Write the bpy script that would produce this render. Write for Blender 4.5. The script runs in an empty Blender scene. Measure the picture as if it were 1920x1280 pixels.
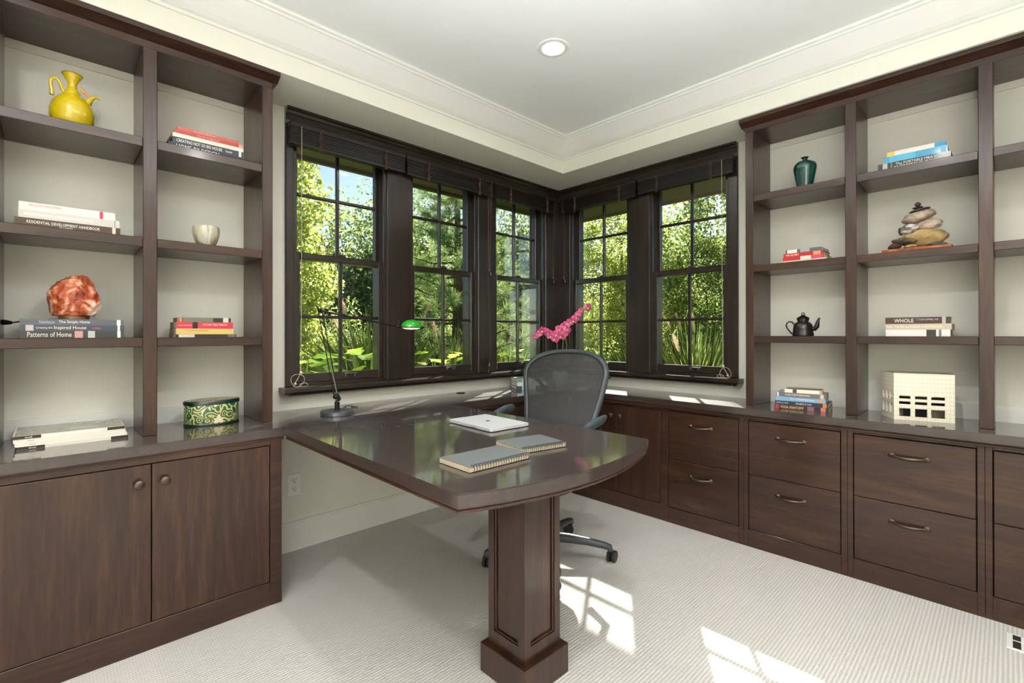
import bpy, bmesh, math, random
import numpy as np
from mathutils import Vector, Matrix, Euler

random.seed(7)
rng = np.random.default_rng(11)
S = bpy.context.scene
COL = S.collection
PI = math.pi

# ------------------------------------------------------------------ camera
cam_data = bpy.data.cameras.new('camera')
cam = bpy.data.objects.new('camera', cam_data)
COL.objects.link(cam)
cam_data.sensor_fit = 'HORIZONTAL'
cam_data.sensor_width = 36.0
cam_data.lens = 899.76 / 1920 * 36
cam_data.shift_y = -16.34 / 1920
cam_data.clip_start = 0.05
cam_data.clip_end = 200
yaw, pit, rol = math.radians(45.9694), math.radians(.1431), math.radians(-.0649)
fw = Vector((-math.sin(yaw) * math.cos(pit), math.cos(yaw) * math.cos(pit), math.sin(pit)))
rt = Vector((math.cos(yaw), math.sin(yaw), 0))
up = rt.cross(fw)
r2 = rt * math.cos(rol) + up * math.sin(rol)
u2 = -rt * math.sin(rol) + up * math.cos(rol)
cam.matrix_world = Matrix(((r2.x, u2.x, -fw.x, 2.6996), (r2.y, u2.y, -fw.y, -3.1649), (r2.z, u2.z, -fw.z, 1.169), (0, 0, 0, 1)))
S.camera = cam

# ------------------------------------------------------------------ sky, sun, exposure
SUN_DIR = Vector((.751, -1.14, -1.0)).normalized()      # direction the light travels
world = bpy.data.worlds.new('world')
S.world = world
world.use_nodes = True
wn = world.node_tree
bg = wn.nodes['Background']
sky = wn.nodes.new('ShaderNodeTexSky')
sky.sky_type = 'NISHITA'
sky.sun_disc = False
sky.sun_elevation = math.radians(36.2)
sky.sun_rotation = math.atan2(-SUN_DIR.x, -SUN_DIR.y)
sky.air_density = 1.0
sky.dust_density = .6
wn.links.new(sky.outputs[0], bg.inputs[0])
bg.inputs[1].default_value = SKY_STRENGTH = 0.14
sun_data = bpy.data.lights.new('sun', 'SUN')
sun_data.energy = 13.0
sun_data.angle = math.radians(.6)
sun_data.color = (1.0, .94, .84)
sun = bpy.data.objects.new('sun', sun_data)
COL.objects.link(sun)
sun.rotation_euler = SUN_DIR.to_track_quat('-Z', 'Y').to_euler()
sun.location = (-6, 9, 8)
S.view_settings.view_transform = 'Standard'
S.view_settings.look = 'None'
S.view_settings.gamma = 1.0
S.view_settings.use_curve_mapping = False
S.view_settings.exposure = 0.42
S.cycles.max_bounces = 10
S.cycles.diffuse_bounces = 6
S.cycles.transparent_max_bounces = 16
S.cycles.sample_clamp_indirect = 6.0
S.cycles.caustics_reflective = False
S.cycles.caustics_refractive = False
S.cycles.use_denoising = True

# ------------------------------------------------------------------ materials
def new_mat(name):
    m = bpy.data.materials.new(name)
    m.use_nodes = True
    nt = m.node_tree
    return m, nt, nt.nodes['Principled BSDF']
def N(nt, kind, **kw):
    n = nt.nodes.new(kind)
    for k, v in kw.items():
        if k in n.inputs.keys(): n.inputs[k].default_value = v
        else: setattr(n, k, v)
    return n
def ramp(nt, stops):
    r = nt.nodes.new('ShaderNodeValToRGB')
    e = r.color_ramp.elements
    while len(e) < len(stops): e.new(.5)
    for el, (p, c) in zip(e, stops):
        el.position = p
        el.color = (*c, 1) if len(c) == 3 else c
    return r
def lin(r, g, b):
    f = lambda c: (c / 255 / 12.92) if c / 255 <= .04045 else ((c / 255 + .055) / 1.055) ** 2.4
    return (f(r), f(g), f(b))
_pm = {}
def plain(name, rgb, rough=.5, metal=0.0, coat=0.0, noise=0.0, scale=40.0, bump=0.0, spec=.5):
    """plain paint / plastic / paper: one colour with a little mottling and fine relief"""
    if name in _pm: return _pm[name]
    m, nt, b = new_mat(name)
    c = lin(*rgb)
    b.inputs['Roughness'].default_value = rough
    b.inputs['Metallic'].default_value = metal
    b.inputs['Coat Weight'].default_value = coat
    b.inputs['Coat Roughness'].default_value = .08
    b.inputs['Specular IOR Level'].default_value = spec
    b.inputs['Base Color'].default_value = (*c, 1)
    if noise or bump:
        tc = N(nt, 'ShaderNodeTexCoord')
        no = N(nt, 'ShaderNodeTexNoise', Scale=scale, Detail=5.0)
        nt.links.new(tc.outputs['Object'], no.inputs['Vector'])
        if noise:
            rp = ramp(nt, [(.3, tuple(x * (1 - noise) for x in c)), (.7, tuple(min(1, x * (1 + noise)) for x in c))])
            nt.links.new(no.outputs['Fac'], rp.inputs[0])
            nt.links.new(rp.outputs[0], b.inputs['Base Color'])
        if bump:
            bu = N(nt, 'ShaderNodeBump', Strength=bump, Distance=.002)
            nt.links.new(no.outputs['Fac'], bu.inputs['Height'])
            nt.links.new(bu.outputs[0], b.inputs['Normal'])
    _pm[name] = m
    return m
def wood(name, axis, dark, mid, light, rough=.3, coat=.25, scale=1.0, bump=.12):
    """stained walnut: long streaks along the grain axis, a broader figure and fine pores"""
    m, nt, b = new_mat(name)
    tc = N(nt, 'ShaderNodeNewGeometry')
    mp = N(nt, 'ShaderNodeMapping')
    sc = [9.0 * scale] * 3
    sc['xyz'.index(axis)] = .9 * scale
    mp.inputs['Scale'].default_value = sc
    nt.links.new(tc.outputs['Position'], mp.inputs[0])
    n1 = N(nt, 'ShaderNodeTexNoise', Scale=1.0, Detail=3.0, Distortion=1.6)
    nt.links.new(mp.outputs[0], n1.inputs['Vector'])
    n2 = N(nt, 'ShaderNodeTexNoise', Scale=9.0, Detail=6.0, Distortion=.4)
    nt.links.new(mp.outputs[0], n2.inputs['Vector'])
    mx = N(nt, 'ShaderNodeMath', operation='MULTIPLY_ADD')
    mx.inputs[1].default_value = .45
    nt.links.new(n2.outputs['Fac'], mx.inputs[0])
    ml = N(nt, 'ShaderNodeMath', operation='MULTIPLY')
    ml.inputs[1].default_value = .6
    nt.links.new(n1.outputs['Fac'], ml.inputs[0])
    nt.links.new(ml.outputs[0], mx.inputs[2])
    rp = ramp(nt, [(.32, dark), (.52, mid), (.74, light)])
    nt.links.new(mx.outputs[0], rp.inputs[0])
    nt.links.new(rp.outputs[0], b.inputs['Base Color'])
    b.inputs['Roughness'].default_value = rough
    b.inputs['Coat Weight'].default_value = coat
    b.inputs['Coat Roughness'].default_value = .12
    bu = N(nt, 'ShaderNodeBump', Strength=bump, Distance=.0015)
    nt.links.new(n2.outputs['Fac'], bu.inputs['Height'])
    nt.links.new(bu.outputs[0], b.inputs['Normal'])
    return m
WD = dict(dark=(.016, .0062, .0036), mid=(.038, .0148, .0080), light=(.078, .032, .0165))
wood_x = wood('walnut_along_x', 'x', **WD)
wood_y = wood('walnut_along_y', 'y', **WD)
wood_z = wood('walnut_along_z', 'z', **WD)
wood_top = wood('polished_walnut_top', 'x', (.016, .008, .0068), (.030, .0145, .0125), (.050, .025, .021), rough=.46, coat=1.0, bump=.012)
wood_top.node_tree.nodes['Principled BSDF'].inputs['Sheen Weight'].default_value = .03
wood_top.node_tree.nodes['Principled BSDF'].inputs['Sheen Roughness'].default_value = .4
wood_top.node_tree.nodes['Principled BSDF'].inputs['Coat IOR'].default_value = 1.62
wood_top.node_tree.nodes['Principled BSDF'].inputs['Coat Roughness'].default_value = .07
wood_top.node_tree.nodes['Principled BSDF'].inputs['Specular IOR Level'].default_value = .6
WW = dict(dark=(.011, .0075, .0055), mid=(.021, .014, .010), light=(.036, .025, .018), rough=.28, coat=.3)
win_y = wood('dark_window_wood_y', 'y', **WW)
win_x = wood('dark_window_wood_x', 'x', **WW)
win_z = wood('dark_window_wood_z', 'z', **WW)
slat_mat = wood('dark_blind_slats', 'y', (.008, .006, .0045), (.014, .010, .0075), (.024, .017, .012), rough=.45, coat=0)
slat_matx = wood('dark_blind_slats_x', 'x', (.008, .006, .0045), (.014, .010, .0075), (.024, .017, .012), rough=.45, coat=0)
wall_mat = plain('wall_paint', (228, 225, 213), .75, noise=.012, scale=6, bump=.04)
cream_mat = plain('soffit_paint', (234, 232, 219), .8, noise=.01, scale=5)
white_mat = plain('ceiling_paint', (243, 243, 241), .85, noise=.01, scale=5)
trim_white = plain('white_trim_paint', (232, 232, 226), .45)
black_metal = plain('black_metal', (28, 28, 30), .4, .6)
bronze = plain('aged_bronze', (92, 80, 72), .38, .85, noise=.15, scale=60)
nickel = plain('brushed_nickel', (150, 146, 138), .35, .9)

def carpet():
    m, nt, b = new_mat('ribbed_loop_carpet')
    tc = N(nt, 'ShaderNodeTexCoord')
    sep = N(nt, 'ShaderNodeSeparateXYZ')
    nt.links.new(tc.outputs['Object'], sep.inputs[0])
    # loops in rows that run along y, 11 mm apart
    no = N(nt, 'ShaderNodeTexNoise', Scale=55.0, Detail=4.0)
    nt.links.new(tc.outputs['Object'], no.inputs['Vector'])
    a = N(nt, 'ShaderNodeMath', operation='MULTIPLY_ADD'); a.inputs[1].default_value = 2 * PI / .0125
    nt.links.new(sep.outputs[0], a.inputs[0])
    w = N(nt, 'ShaderNodeMath', operation='MULTIPLY'); w.inputs[1].default_value = 1.6
    nt.links.new(no.outputs['Fac'], w.inputs[0]); nt.links.new(w.outputs[0], a.inputs[2])
    s1 = N(nt, 'ShaderNodeMath', operation='SINE'); nt.links.new(a.outputs[0], s1.inputs[0])
    c = N(nt, 'ShaderNodeMath', operation='MULTIPLY'); c.inputs[1].default_value = 2 * PI / .009
    nt.links.new(sep.outputs[1], c.inputs[0])
    s2 = N(nt, 'ShaderNodeMath', operation='SINE'); nt.links.new(c.outputs[0], s2.inputs[0])
    h = N(nt, 'ShaderNodeMath', operation='MULTIPLY_ADD'); h.inputs[1].default_value = .3
    nt.links.new(s2.outputs[0], h.inputs[0]); nt.links.new(s1.outputs[0], h.inputs[2])
    mr = N(nt, 'ShaderNodeMapRange'); mr.inputs[1].default_value = -1.3; mr.inputs[2].default_value = 1.3
    nt.links.new(h.outputs[0], mr.inputs[0])
    big = N(nt, 'ShaderNodeTexNoise', Scale=1.3, Detail=3.0)
    nt.links.new(tc.outputs['Object'], big.inputs['Vector'])
    mixf = N(nt, 'ShaderNodeMath', operation='MULTIPLY_ADD'); mixf.inputs[1].default_value = .35
    nt.links.new(big.outputs['Fac'], mixf.inputs[0])
    mm = N(nt, 'ShaderNodeMath', operation='MULTIPLY'); mm.inputs[1].default_value = .65
    nt.links.new(mr.outputs[0], mm.inputs[0]); nt.links.new(mm.outputs[0], mixf.inputs[2])
    rp = ramp(nt, [(.1, lin(184, 180, 175)), (.85, lin(222, 219, 215))])
    nt.links.new(mixf.outputs[0], rp.inputs[0]); nt.links.new(rp.outputs[0], b.inputs['Base Color'])
    b.inputs['Roughness'].default_value = .95
    b.inputs['Specular IOR Level'].default_value = .1
    bu = N(nt, 'ShaderNodeBump', Strength=.45, Distance=.003)
    nt.links.new(mr.outputs[0], bu.inputs['Height']); nt.links.new(bu.outputs[0], b.inputs['Normal'])
    return m
carpet_mat = carpet()

def glass_pane():
    m, nt, b = new_mat('window_glass')
    nt.nodes.remove(b)
    out = nt.nodes['Material Output']
    tr = N(nt, 'ShaderNodeBsdfTransparent'); tr.inputs[0].default_value = (.93, .955, .94, 1)
    gl = N(nt, 'ShaderNodeBsdfGlossy'); gl.inputs['Roughness'].default_value = .02
    fr = N(nt, 'ShaderNodeFresnel'); fr.inputs[0].default_value = 1.45
    k = N(nt, 'ShaderNodeMath', operation='MULTIPLY'); k.inputs[1].default_value = .35
    nt.links.new(fr.outputs[0], k.inputs[0])
    mx = N(nt, 'ShaderNodeMixShader')
    nt.links.new(k.outputs[0], mx.inputs[0]); nt.links.new(tr.outputs[0], mx.inputs[1]); nt.links.new(gl.outputs[0], mx.inputs[2])
    nt.links.new(mx.outputs[0], out.inputs[0])
    return m
glass_mat = glass_pane()

def leaf_mat(name, a, b_, c, trans=.5):
    """leaf: colour differs from leaf to leaf; light shines through"""
    m, nt, b = new_mat(name)
    nt.nodes.remove(b)
    out = nt.nodes['Material Output']
    ge = N(nt, 'ShaderNodeNewGeometry')
    rp = ramp(nt, [(0, lin(*a)), (.5, lin(*b_)), (1, lin(*c))])
    nt.links.new(ge.outputs['Random Per Island'], rp.inputs[0])
    df = N(nt, 'ShaderNodeBsdfDiffuse'); tl = N(nt, 'ShaderNodeBsdfTranslucent')
    hs = N(nt, 'ShaderNodeHueSaturation'); hs.inputs['Saturation'].default_value = .95; hs.inputs['Value'].default_value = 1.7
    nt.links.new(rp.outputs[0], df.inputs[0]); nt.links.new(rp.outputs[0], hs.inputs['Color']); nt.links.new(hs.outputs[0], tl.inputs[0])
    mx = N(nt, 'ShaderNodeMixShader'); mx.inputs[0].default_value = trans
    nt.links.new(df.outputs[0], mx.inputs[1]); nt.links.new(tl.outputs[0], mx.inputs[2])
    gl = N(nt, 'ShaderNodeBsdfGlossy'); gl.inputs['Roughness'].default_value = .35
    m2 = N(nt, 'ShaderNodeMixShader'); m2.inputs[0].default_value = .06
    nt.links.new(mx.outputs[0], m2.inputs[1]); nt.links.new(gl.outputs[0], m2.inputs[2])
    nt.links.new(m2.outputs[0], out.inputs[0])
    return m

LAMP = 22.0
# the photographer's flash, on the camera, bounced off the ceiling ahead
fl = bpy.data.lights.new('bounce_flash', 'SPOT')
fl.energy = 450.0; fl.spot_size = math.radians(112); fl.spot_blend = 1.0; fl.shadow_soft_size = .04
fl.color = (.90, .945, 1.0)
flo = bpy.data.objects.new('bounce_flash', fl); COL.objects.link(flo)
flo.location = (2.85, -3.45, .95)
flo.rotation_euler = (Vector((2.66, -2.92, 2.61)) - flo.location).to_track_quat('-Z', 'Y').to_euler()
# added unseen fill light, a spot bounced off the walls behind the camera
f2 = bpy.data.lights.new('rear_fill_light', 'SPOT')
f2.energy = 420.0; f2.spot_size = math.radians(110); f2.spot_blend = 1.0; f2.shadow_soft_size = .04
f2.color = (.91, .945, 1.0)
f2o = bpy.data.objects.new('rear_fill_light', f2); COL.objects.link(f2o)
f2o.location = (3.0, -3.5, 1.35)
f2o.rotation_euler = (Vector((3.9, -4.8, 1.7)) - f2o.location).to_track_quat('-Z', 'Y').to_euler()
# ------------------------------------------------------------------ mesh helpers
class MB:
    """collects shapes and links them as ONE mesh object"""
    def __init__(s, M=None):
        s.v = []; s.f = []; s.M = M
    def add(s, vs, fs):
        o = len(s.v)
        if s.M is not None: vs = [tuple(s.M @ Vector(p)) for p in vs]
        s.v += [tuple(p) for p in vs]
        s.f += [tuple(i + o for i in q) for q in fs]
        return s
    def box(s, x0, x1, y0, y1, z0, z1, b=0.0):
        if x1 < x0: x0, x1 = x1, x0
        if y1 < y0: y0, y1 = y1, y0
        if z1 < z0: z0, z1 = z1, z0
        if b <= 0:
            vs = [(x, y, z) for x in (x0, x1) for y in (y0, y1) for z in (z0, z1)]
            return s.add(vs, [(0, 1, 3, 2), (4, 6, 7, 5), (0, 4, 5, 1), (2, 3, 7, 6), (0, 2, 6, 4), (1, 5, 7, 3)])
        b = min(b, (x1 - x0) * .45, (y1 - y0) * .45, (z1 - z0) * .45)
        bm = bmesh.new()
        bmesh.ops.create_cube(bm, size=1)
        for v in bm.verts:
            v.co = Vector((x0 if v.co.x < 0 else x1, y0 if v.co.y < 0 else y1, z0 if v.co.z < 0 else z1))
        bmesh.ops.bevel(bm, geom=list(bm.edges), offset=b, segments=1, affect='EDGES')
        return s.frombm(bm)
    def frombm(s, bm):
        bm.verts.index_update()
        s.add([tuple(v.co) for v in bm.verts], [tuple(v.index for v in f.verts) for f in bm.faces])
        bm.free()
        return s
    def prism(s, poly, lo, hi, axis='z'):
        """polygon in the other two axes (in xyz order), extruded from lo to hi"""
        n = len(poly)
        def P(a, b_, h):
            return {'z': (a, b_, h), 'y': (a, h, b_), 'x': (h, a, b_)}[axis]
        vs = [P(a, c, lo) for a, c in poly] + [P(a, c, hi) for a, c in poly]
        fs = [tuple(range(n))[::-1], tuple(range(n, 2 * n))] + [(i, (i + 1) % n, n + (i + 1) % n, n + i) for i in range(n)]
        return s.add(vs, fs)
    def sweep(s, path, prof, closed=False):
        """profile (offset to the right of the path, height) run along a flat path with mitred corners"""
        P = [Vector((p[0], p[1])) for p in path]
        n = len(P); rings = []
        for i in range(n):
            d0 = (P[i] - P[i - 1]).normalized() if (i > 0 or closed) else None
            d1 = (P[(i + 1) % n] - P[i]).normalized() if (i < n - 1 or closed) else None
            d0 = d0 or d1; d1 = d1 or d0
            n0 = Vector((d0.y, -d0.x)); n1 = Vector((d1.y, -d1.x))
            mt = (n0 + n1); mt = mt / max(.2, mt.dot(n0))
            rings.append([(P[i].x + mt.x * d, P[i].y + mt.y * d, z) for d, z in prof])
        k = len(prof); vs = [p for r in rings for p in r]; fs = []
        for i in range(n if closed else n - 1):
            a, b_ = i * k, ((i + 1) % n) * k
            fs += [(a + j, a + (j + 1) % k, b_ + (j + 1) % k, b_ + j) for j in range(k)]
        if not closed: fs += [tuple(range(k))[::-1], tuple(range((n - 1) * k, n * k))]
        return s.add(vs, fs)
    def lathe(s, prof, c=(0, 0, 0), n=24, sx=1.0, sy=1.0, mod=None, cap=True):
        vs = []; fs = []
        for r, z in prof:
            for i in range(n):
                a = 2 * PI * i / n
                k = mod(a) if mod else 1.0
                vs.append((c[0] + r * sx * k * math.cos(a), c[1] + r * sy * k * math.sin(a), c[2] + z))
        m = len(prof)
        for j in range(m - 1):
            fs += [(j * n + i, j * n + (i + 1) % n, (j + 1) * n + (i + 1) % n, (j + 1) * n + i) for i in range(n)]
        if cap and prof[0][0] > 1e-6: fs.append(tuple(range(n))[::-1])
        if cap and prof[-1][0] > 1e-6: fs.append(tuple(range((m - 1) * n, m * n)))
        return s.add(vs, fs)
    def tube(s, path, r, n=8, closed=False, flat=1.0):
        P = [Vector(p) for p in path]; m = len(P)
        rs = r if isinstance(r, (list, tuple)) else [r] * m
        vs = []; prev = None
        for i in range(m):
            if closed: t = (P[(i + 1) % m] - P[i - 1])
            else: t = P[min(i + 1, m - 1)] - P[max(i - 1, 0)]
            t.normalize()
            if prev is None:
                prev = t.orthogonal().normalized()
            nn = (prev - t * prev.dot(t))
            nn = nn.normalized() if nn.length > 1e-6 else t.orthogonal().normalized()
            prev = nn
            bb = t.cross(nn)
            for j in range(n):
                a = 2 * PI * j / n
                vs.append(tuple(P[i] + nn * (rs[i] * math.cos(a)) + bb * (rs[i] * flat * math.sin(a))))
        fs = []
        for i in range(m if closed else m - 1):
            a, b_ = i * n, ((i + 1) % m) * n
            fs += [(a + j, a + (j + 1) % n, b_ + (j + 1) % n, b_ + j) for j in range(n)]
        if not closed: fs += [tuple(range(n))[::-1], tuple(range((m - 1) * n, m * n))]
        return s.add(vs, fs)
    def ell(s, c, r, nu=16, nv=10, M=None, fn=None):
        vs = []; fs = []
        for j in range(nv + 1):
            th = PI * j / nv
            for i in range(nu):
                a = 2 * PI * i / nu
                d = Vector((math.sin(th) * math.cos(a), math.sin(th) * math.sin(a), -math.cos(th)))
                k = fn(d) if fn else 1.0
                p = Vector((d.x * r[0] * k, d.y * r[1] * k, d.z * r[2] * k))
                if M is not None: p = M @ p
                vs.append(tuple(p + Vector(c)))
        for j in range(nv):
            fs += [(j * nu + i, j * nu + (i + 1) % nu, (j + 1) * nu + (i + 1) % nu, (j + 1) * nu + i) for i in range(nu)]
        return s.add(vs, fs)
    def build(s, name, mat, parent=None, smooth=False, local=False, loc=None):
        """coordinates are world ones unless local; a top-level mesh may take loc as its origin"""
        me = bpy.data.meshes.new(name)
        off = Vector((0, 0, 0))
        if not local:
            p = parent
            while p is not None:
                off += p.location; p = p.parent
            if loc is not None: off = Vector(loc)
        vs = np.array(s.v, dtype=np.float32) - np.array(off, dtype=np.float32)
        me.from_pydata(vs.tolist(), [], s.f)
        if smooth:
            me.polygons.foreach_set('use_smooth', [True] * len(me.polygons))
        me.update()
        bm = bmesh.new(); bm.from_mesh(me)
        if smooth: bmesh.ops.remove_doubles(bm, verts=bm.verts, dist=1e-6)
        bmesh.ops.recalc_face_normals(bm, faces=bm.faces); bm.to_mesh(me); bm.free()
        if smooth: me.set_sharp_from_angle(angle=math.radians(38))
        if mat: me.materials.append(mat)
        o = bpy.data.objects.new(name, me)
        COL.objects.link(o)
        o.parent = parent
        if loc is not None: o.location = loc
        return o
def tag(o, label=None, cat=None, group=None, kind=None):
    if label: o['label'] = label
    if cat: o['category'] = cat
    if group: o['group'] = group
    if kind: o['kind'] = kind
    return o
def thing(name, loc, label, cat, group=None, rz=0.0, kind=None):
    o = bpy.data.objects.new(name, None)
    o.empty_display_size = .05
    COL.objects.link(o)
    o.location = loc; o.rotation_euler = (0, 0, rz)
    return tag(o, label, cat, group, kind)
def struct(name, mb, mat, label=None, parent=None, smooth=False):
    o = mb.build(name, mat, parent, smooth)
    if parent is None: o['kind'] = 'structure'
    if label: o['label'] = label
    return o
def share(src, name, parent, loc=(0, 0, 0), rot=(0, 0, 0), scale=(1, 1, 1), mat=None):
    o = src.copy()
    o.name = name
    COL.objects.link(o)
    o.parent = parent; o.location = loc; o.rotation_euler = rot; o.scale = scale
    return o

# flat lettering: all strings turned into meshes once, at the start
STRINGS = ['HOME BY DESIGN', 'CREATING NOT SO BIG HOUSE', 'Susanka', 'The Not So Big House', 'RESIDENTIAL DEVELOPMENT HANDBOOK', 'Second Edition',
           'BROKER PRINCIPLES of MINNESOTA REAL ESTATE', 'REAL ESTATE DEVELOPMENT', 'Principles and Process', 'THE SIMPLE HOME', 'Nettleton',
           'The Simple Home', 'Creating the', 'Inspired House', 'CONNELL', 'Patterns of Home', 'KITCHEN TABLE WISDOM', 'RACHEL NAOMI REMEN', 'The Dressmaker',
           'The PORTABLE MBA in', 'ENTREPRENEURSHIP', 'THE SECRET', 'WHOLE', 'T. COLIN CAMPBELL, PhD', 'THE ART and SCIENCE of NEGOTIATION',
           'A LIFE WORTH BREATHING', 'The I Ching Made Easy', 'THE HEART OF YOGA', 'DESIKACHAR', 'YOGA ANATOMY', 'Raiffa', 'HISTORY', 'T', 'dwell']
def make_texts():
    objs = {}
    for t in STRINGS:
        cu = bpy.data.curves.new('lettering', 'FONT')
        cu.body = t; cu.align_x = 'LEFT'; cu.align_y = 'CENTER'; cu.resolution_u = 2
        o = bpy.data.objects.new('lettering', cu)
        COL.objects.link(o); objs[t] = o
    dg = bpy.context.evaluated_depsgraph_get()
    out = {}
    for t, o in objs.items():
        me = bpy.data.meshes.new_from_object(o.evaluated_get(dg))
        me.name = 'lettering'
        n = len(me.vertices)
        co = np.zeros(n * 3, dtype=np.float32); me.vertices.foreach_get('co', co); co = co.reshape(-1, 3)
        x0, x1 = co[:, 0].min(), co[:, 0].max(); y0, y1 = co[:, 1].min(), co[:, 1].max()
        co[:, 0] -= x0; co[:, 1] -= (y0 + y1) / 2
        me.vertices.foreach_set('co', co.ravel()); me.update()
        me.materials.clear()
        out[t] = (me, float(x1 - x0), float(y1 - y0))
    for o in objs.values():
        cu = o.data; bpy.data.objects.remove(o); bpy.data.curves.remove(cu)
    return out
TEXT = make_texts()
def lettering(parent, t, x0, x1, z, y, rgb, hmax=.02, name='spine_title', M=None, matname=None):
    """flat print on a face turned to local -y, between x0 and x1, centred at height z"""
    src, w, h = TEXT[t]
    me = src.copy()
    me.materials.append(plain('ink_%d_%d_%d' % rgb, rgb, .6))
    o = bpy.data.objects.new(name, me); COL.objects.link(o); o.parent = parent
    sx = (x1 - x0) / w
    sy = min(hmax / h, sx * 1.6)
    if sx > sy * 1.5: sx = sy * 1.5
    o.location = ((x0 + x1) / 2 - w * sx / 2, y, z)
    o.rotation_euler = (PI / 2, 0, 0)
    o.scale = (sx, sy, 1)
    return o

# ================================================================== THE ROOM
RX, RY = 4.4, -4.8          # far sides of the room, behind the camera
ZS, ZT = 2.386, 2.61        # soffit height, tray ceiling height
ZC = .762                   # worktop height
floor = struct('floor', MB().box(-.2, RX + .2, RY - .2, .2, -.12, 0), carpet_mat, 'pale greige ribbed loop carpet over the whole floor')
ml = MB()
ml.box(-.2, 0, RY - .2, -2.25, 0, 2.8).box(-.2, 0, -2.25, .2, 0, .856).box(-.2, 0, -2.25, .2, ZS, 2.8)
struct('wall_left', ml, wall_mat, 'off-white painted wall behind the left bookcase and desk')
mr_ = MB()
mr_.box(1.502, RX + .2, 0, .2, 0, 2.8).box(0, 1.502, 0, .2, 0, .856).box(0, 1.502, 0, .2, ZS, 2.8)
struct('wall_right', mr_, wall_mat, 'off-white painted wall behind the right bookcase')
struct('wall_back', MB().box(-.2, RX + .2, RY - .2, RY, 0, 2.8), wall_mat, 'plain wall behind the camera')
struct('wall_side', MB().box(RX, RX + .2, RY, 0, 0, 2.8), wall_mat, 'plain wall to the right of the camera')
struct('ceiling', MB().box(-.2, RX + .2, RY - .2, .2, ZT, 2.85), white_mat, 'white tray ceiling')
SO = .352
sf = MB()
sf.box(0, SO, RY, 0, ZS, ZT).box(RX - SO, RX, RY, 0, ZS, ZT).box(SO, RX - SO, -SO, 0, ZS, ZT).box(SO, RX - SO, RY, RY + SO, ZS, ZT)
struct('trim_1', sf, cream_mat, 'dropped soffit running round the tray ceiling')
crown = [(0, 2.478), (.012, 2.478), (.014, 2.488), (.009, 2.494), (.02, 2.498), (.036, 2.51), (.062, 2.538), (.09, 2.568), (.104, 2.582), (.112, 2.585), (.112, 2.594), (.125, 2.597), (.125, ZT), (0, ZT)]
cm = MB().sweep([(SO, RY + SO), (SO, -SO), (RX - SO, -SO), (RX - SO, RY + SO)], crown, closed=True)
struct('trim_2', cm, trim_white, 'white crown moulding round the tray ceiling')
# baseboard under the desk, and behind the shelves on the worktops; frieze boards behind the bookcases
bb = [(0, 0), (.014, 0), (.014, .138), (.009, .148), (.009, .155), (0, .155)]
struct('baseboard_left', MB().sweep([(0, -2.43), (0, -1.05)], bb), trim_white, 'white baseboard below the desk')
def band(name, z0, z1, t, label):
    m = MB().box(0, t, -3.333, -2.43, z0, z1).box(1.675, 3.12, -t, 0, z0, z1)
    struct(name, m, trim_white if z0 < 1 else wall_mat, label)
band('trim_3', ZC, .836, .011, 'white baseboard behind the bookcases above the worktop')
band('trim_4', 2.285, 2.33, .012, 'frieze board at the top of the wall inside the bookcases')

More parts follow.
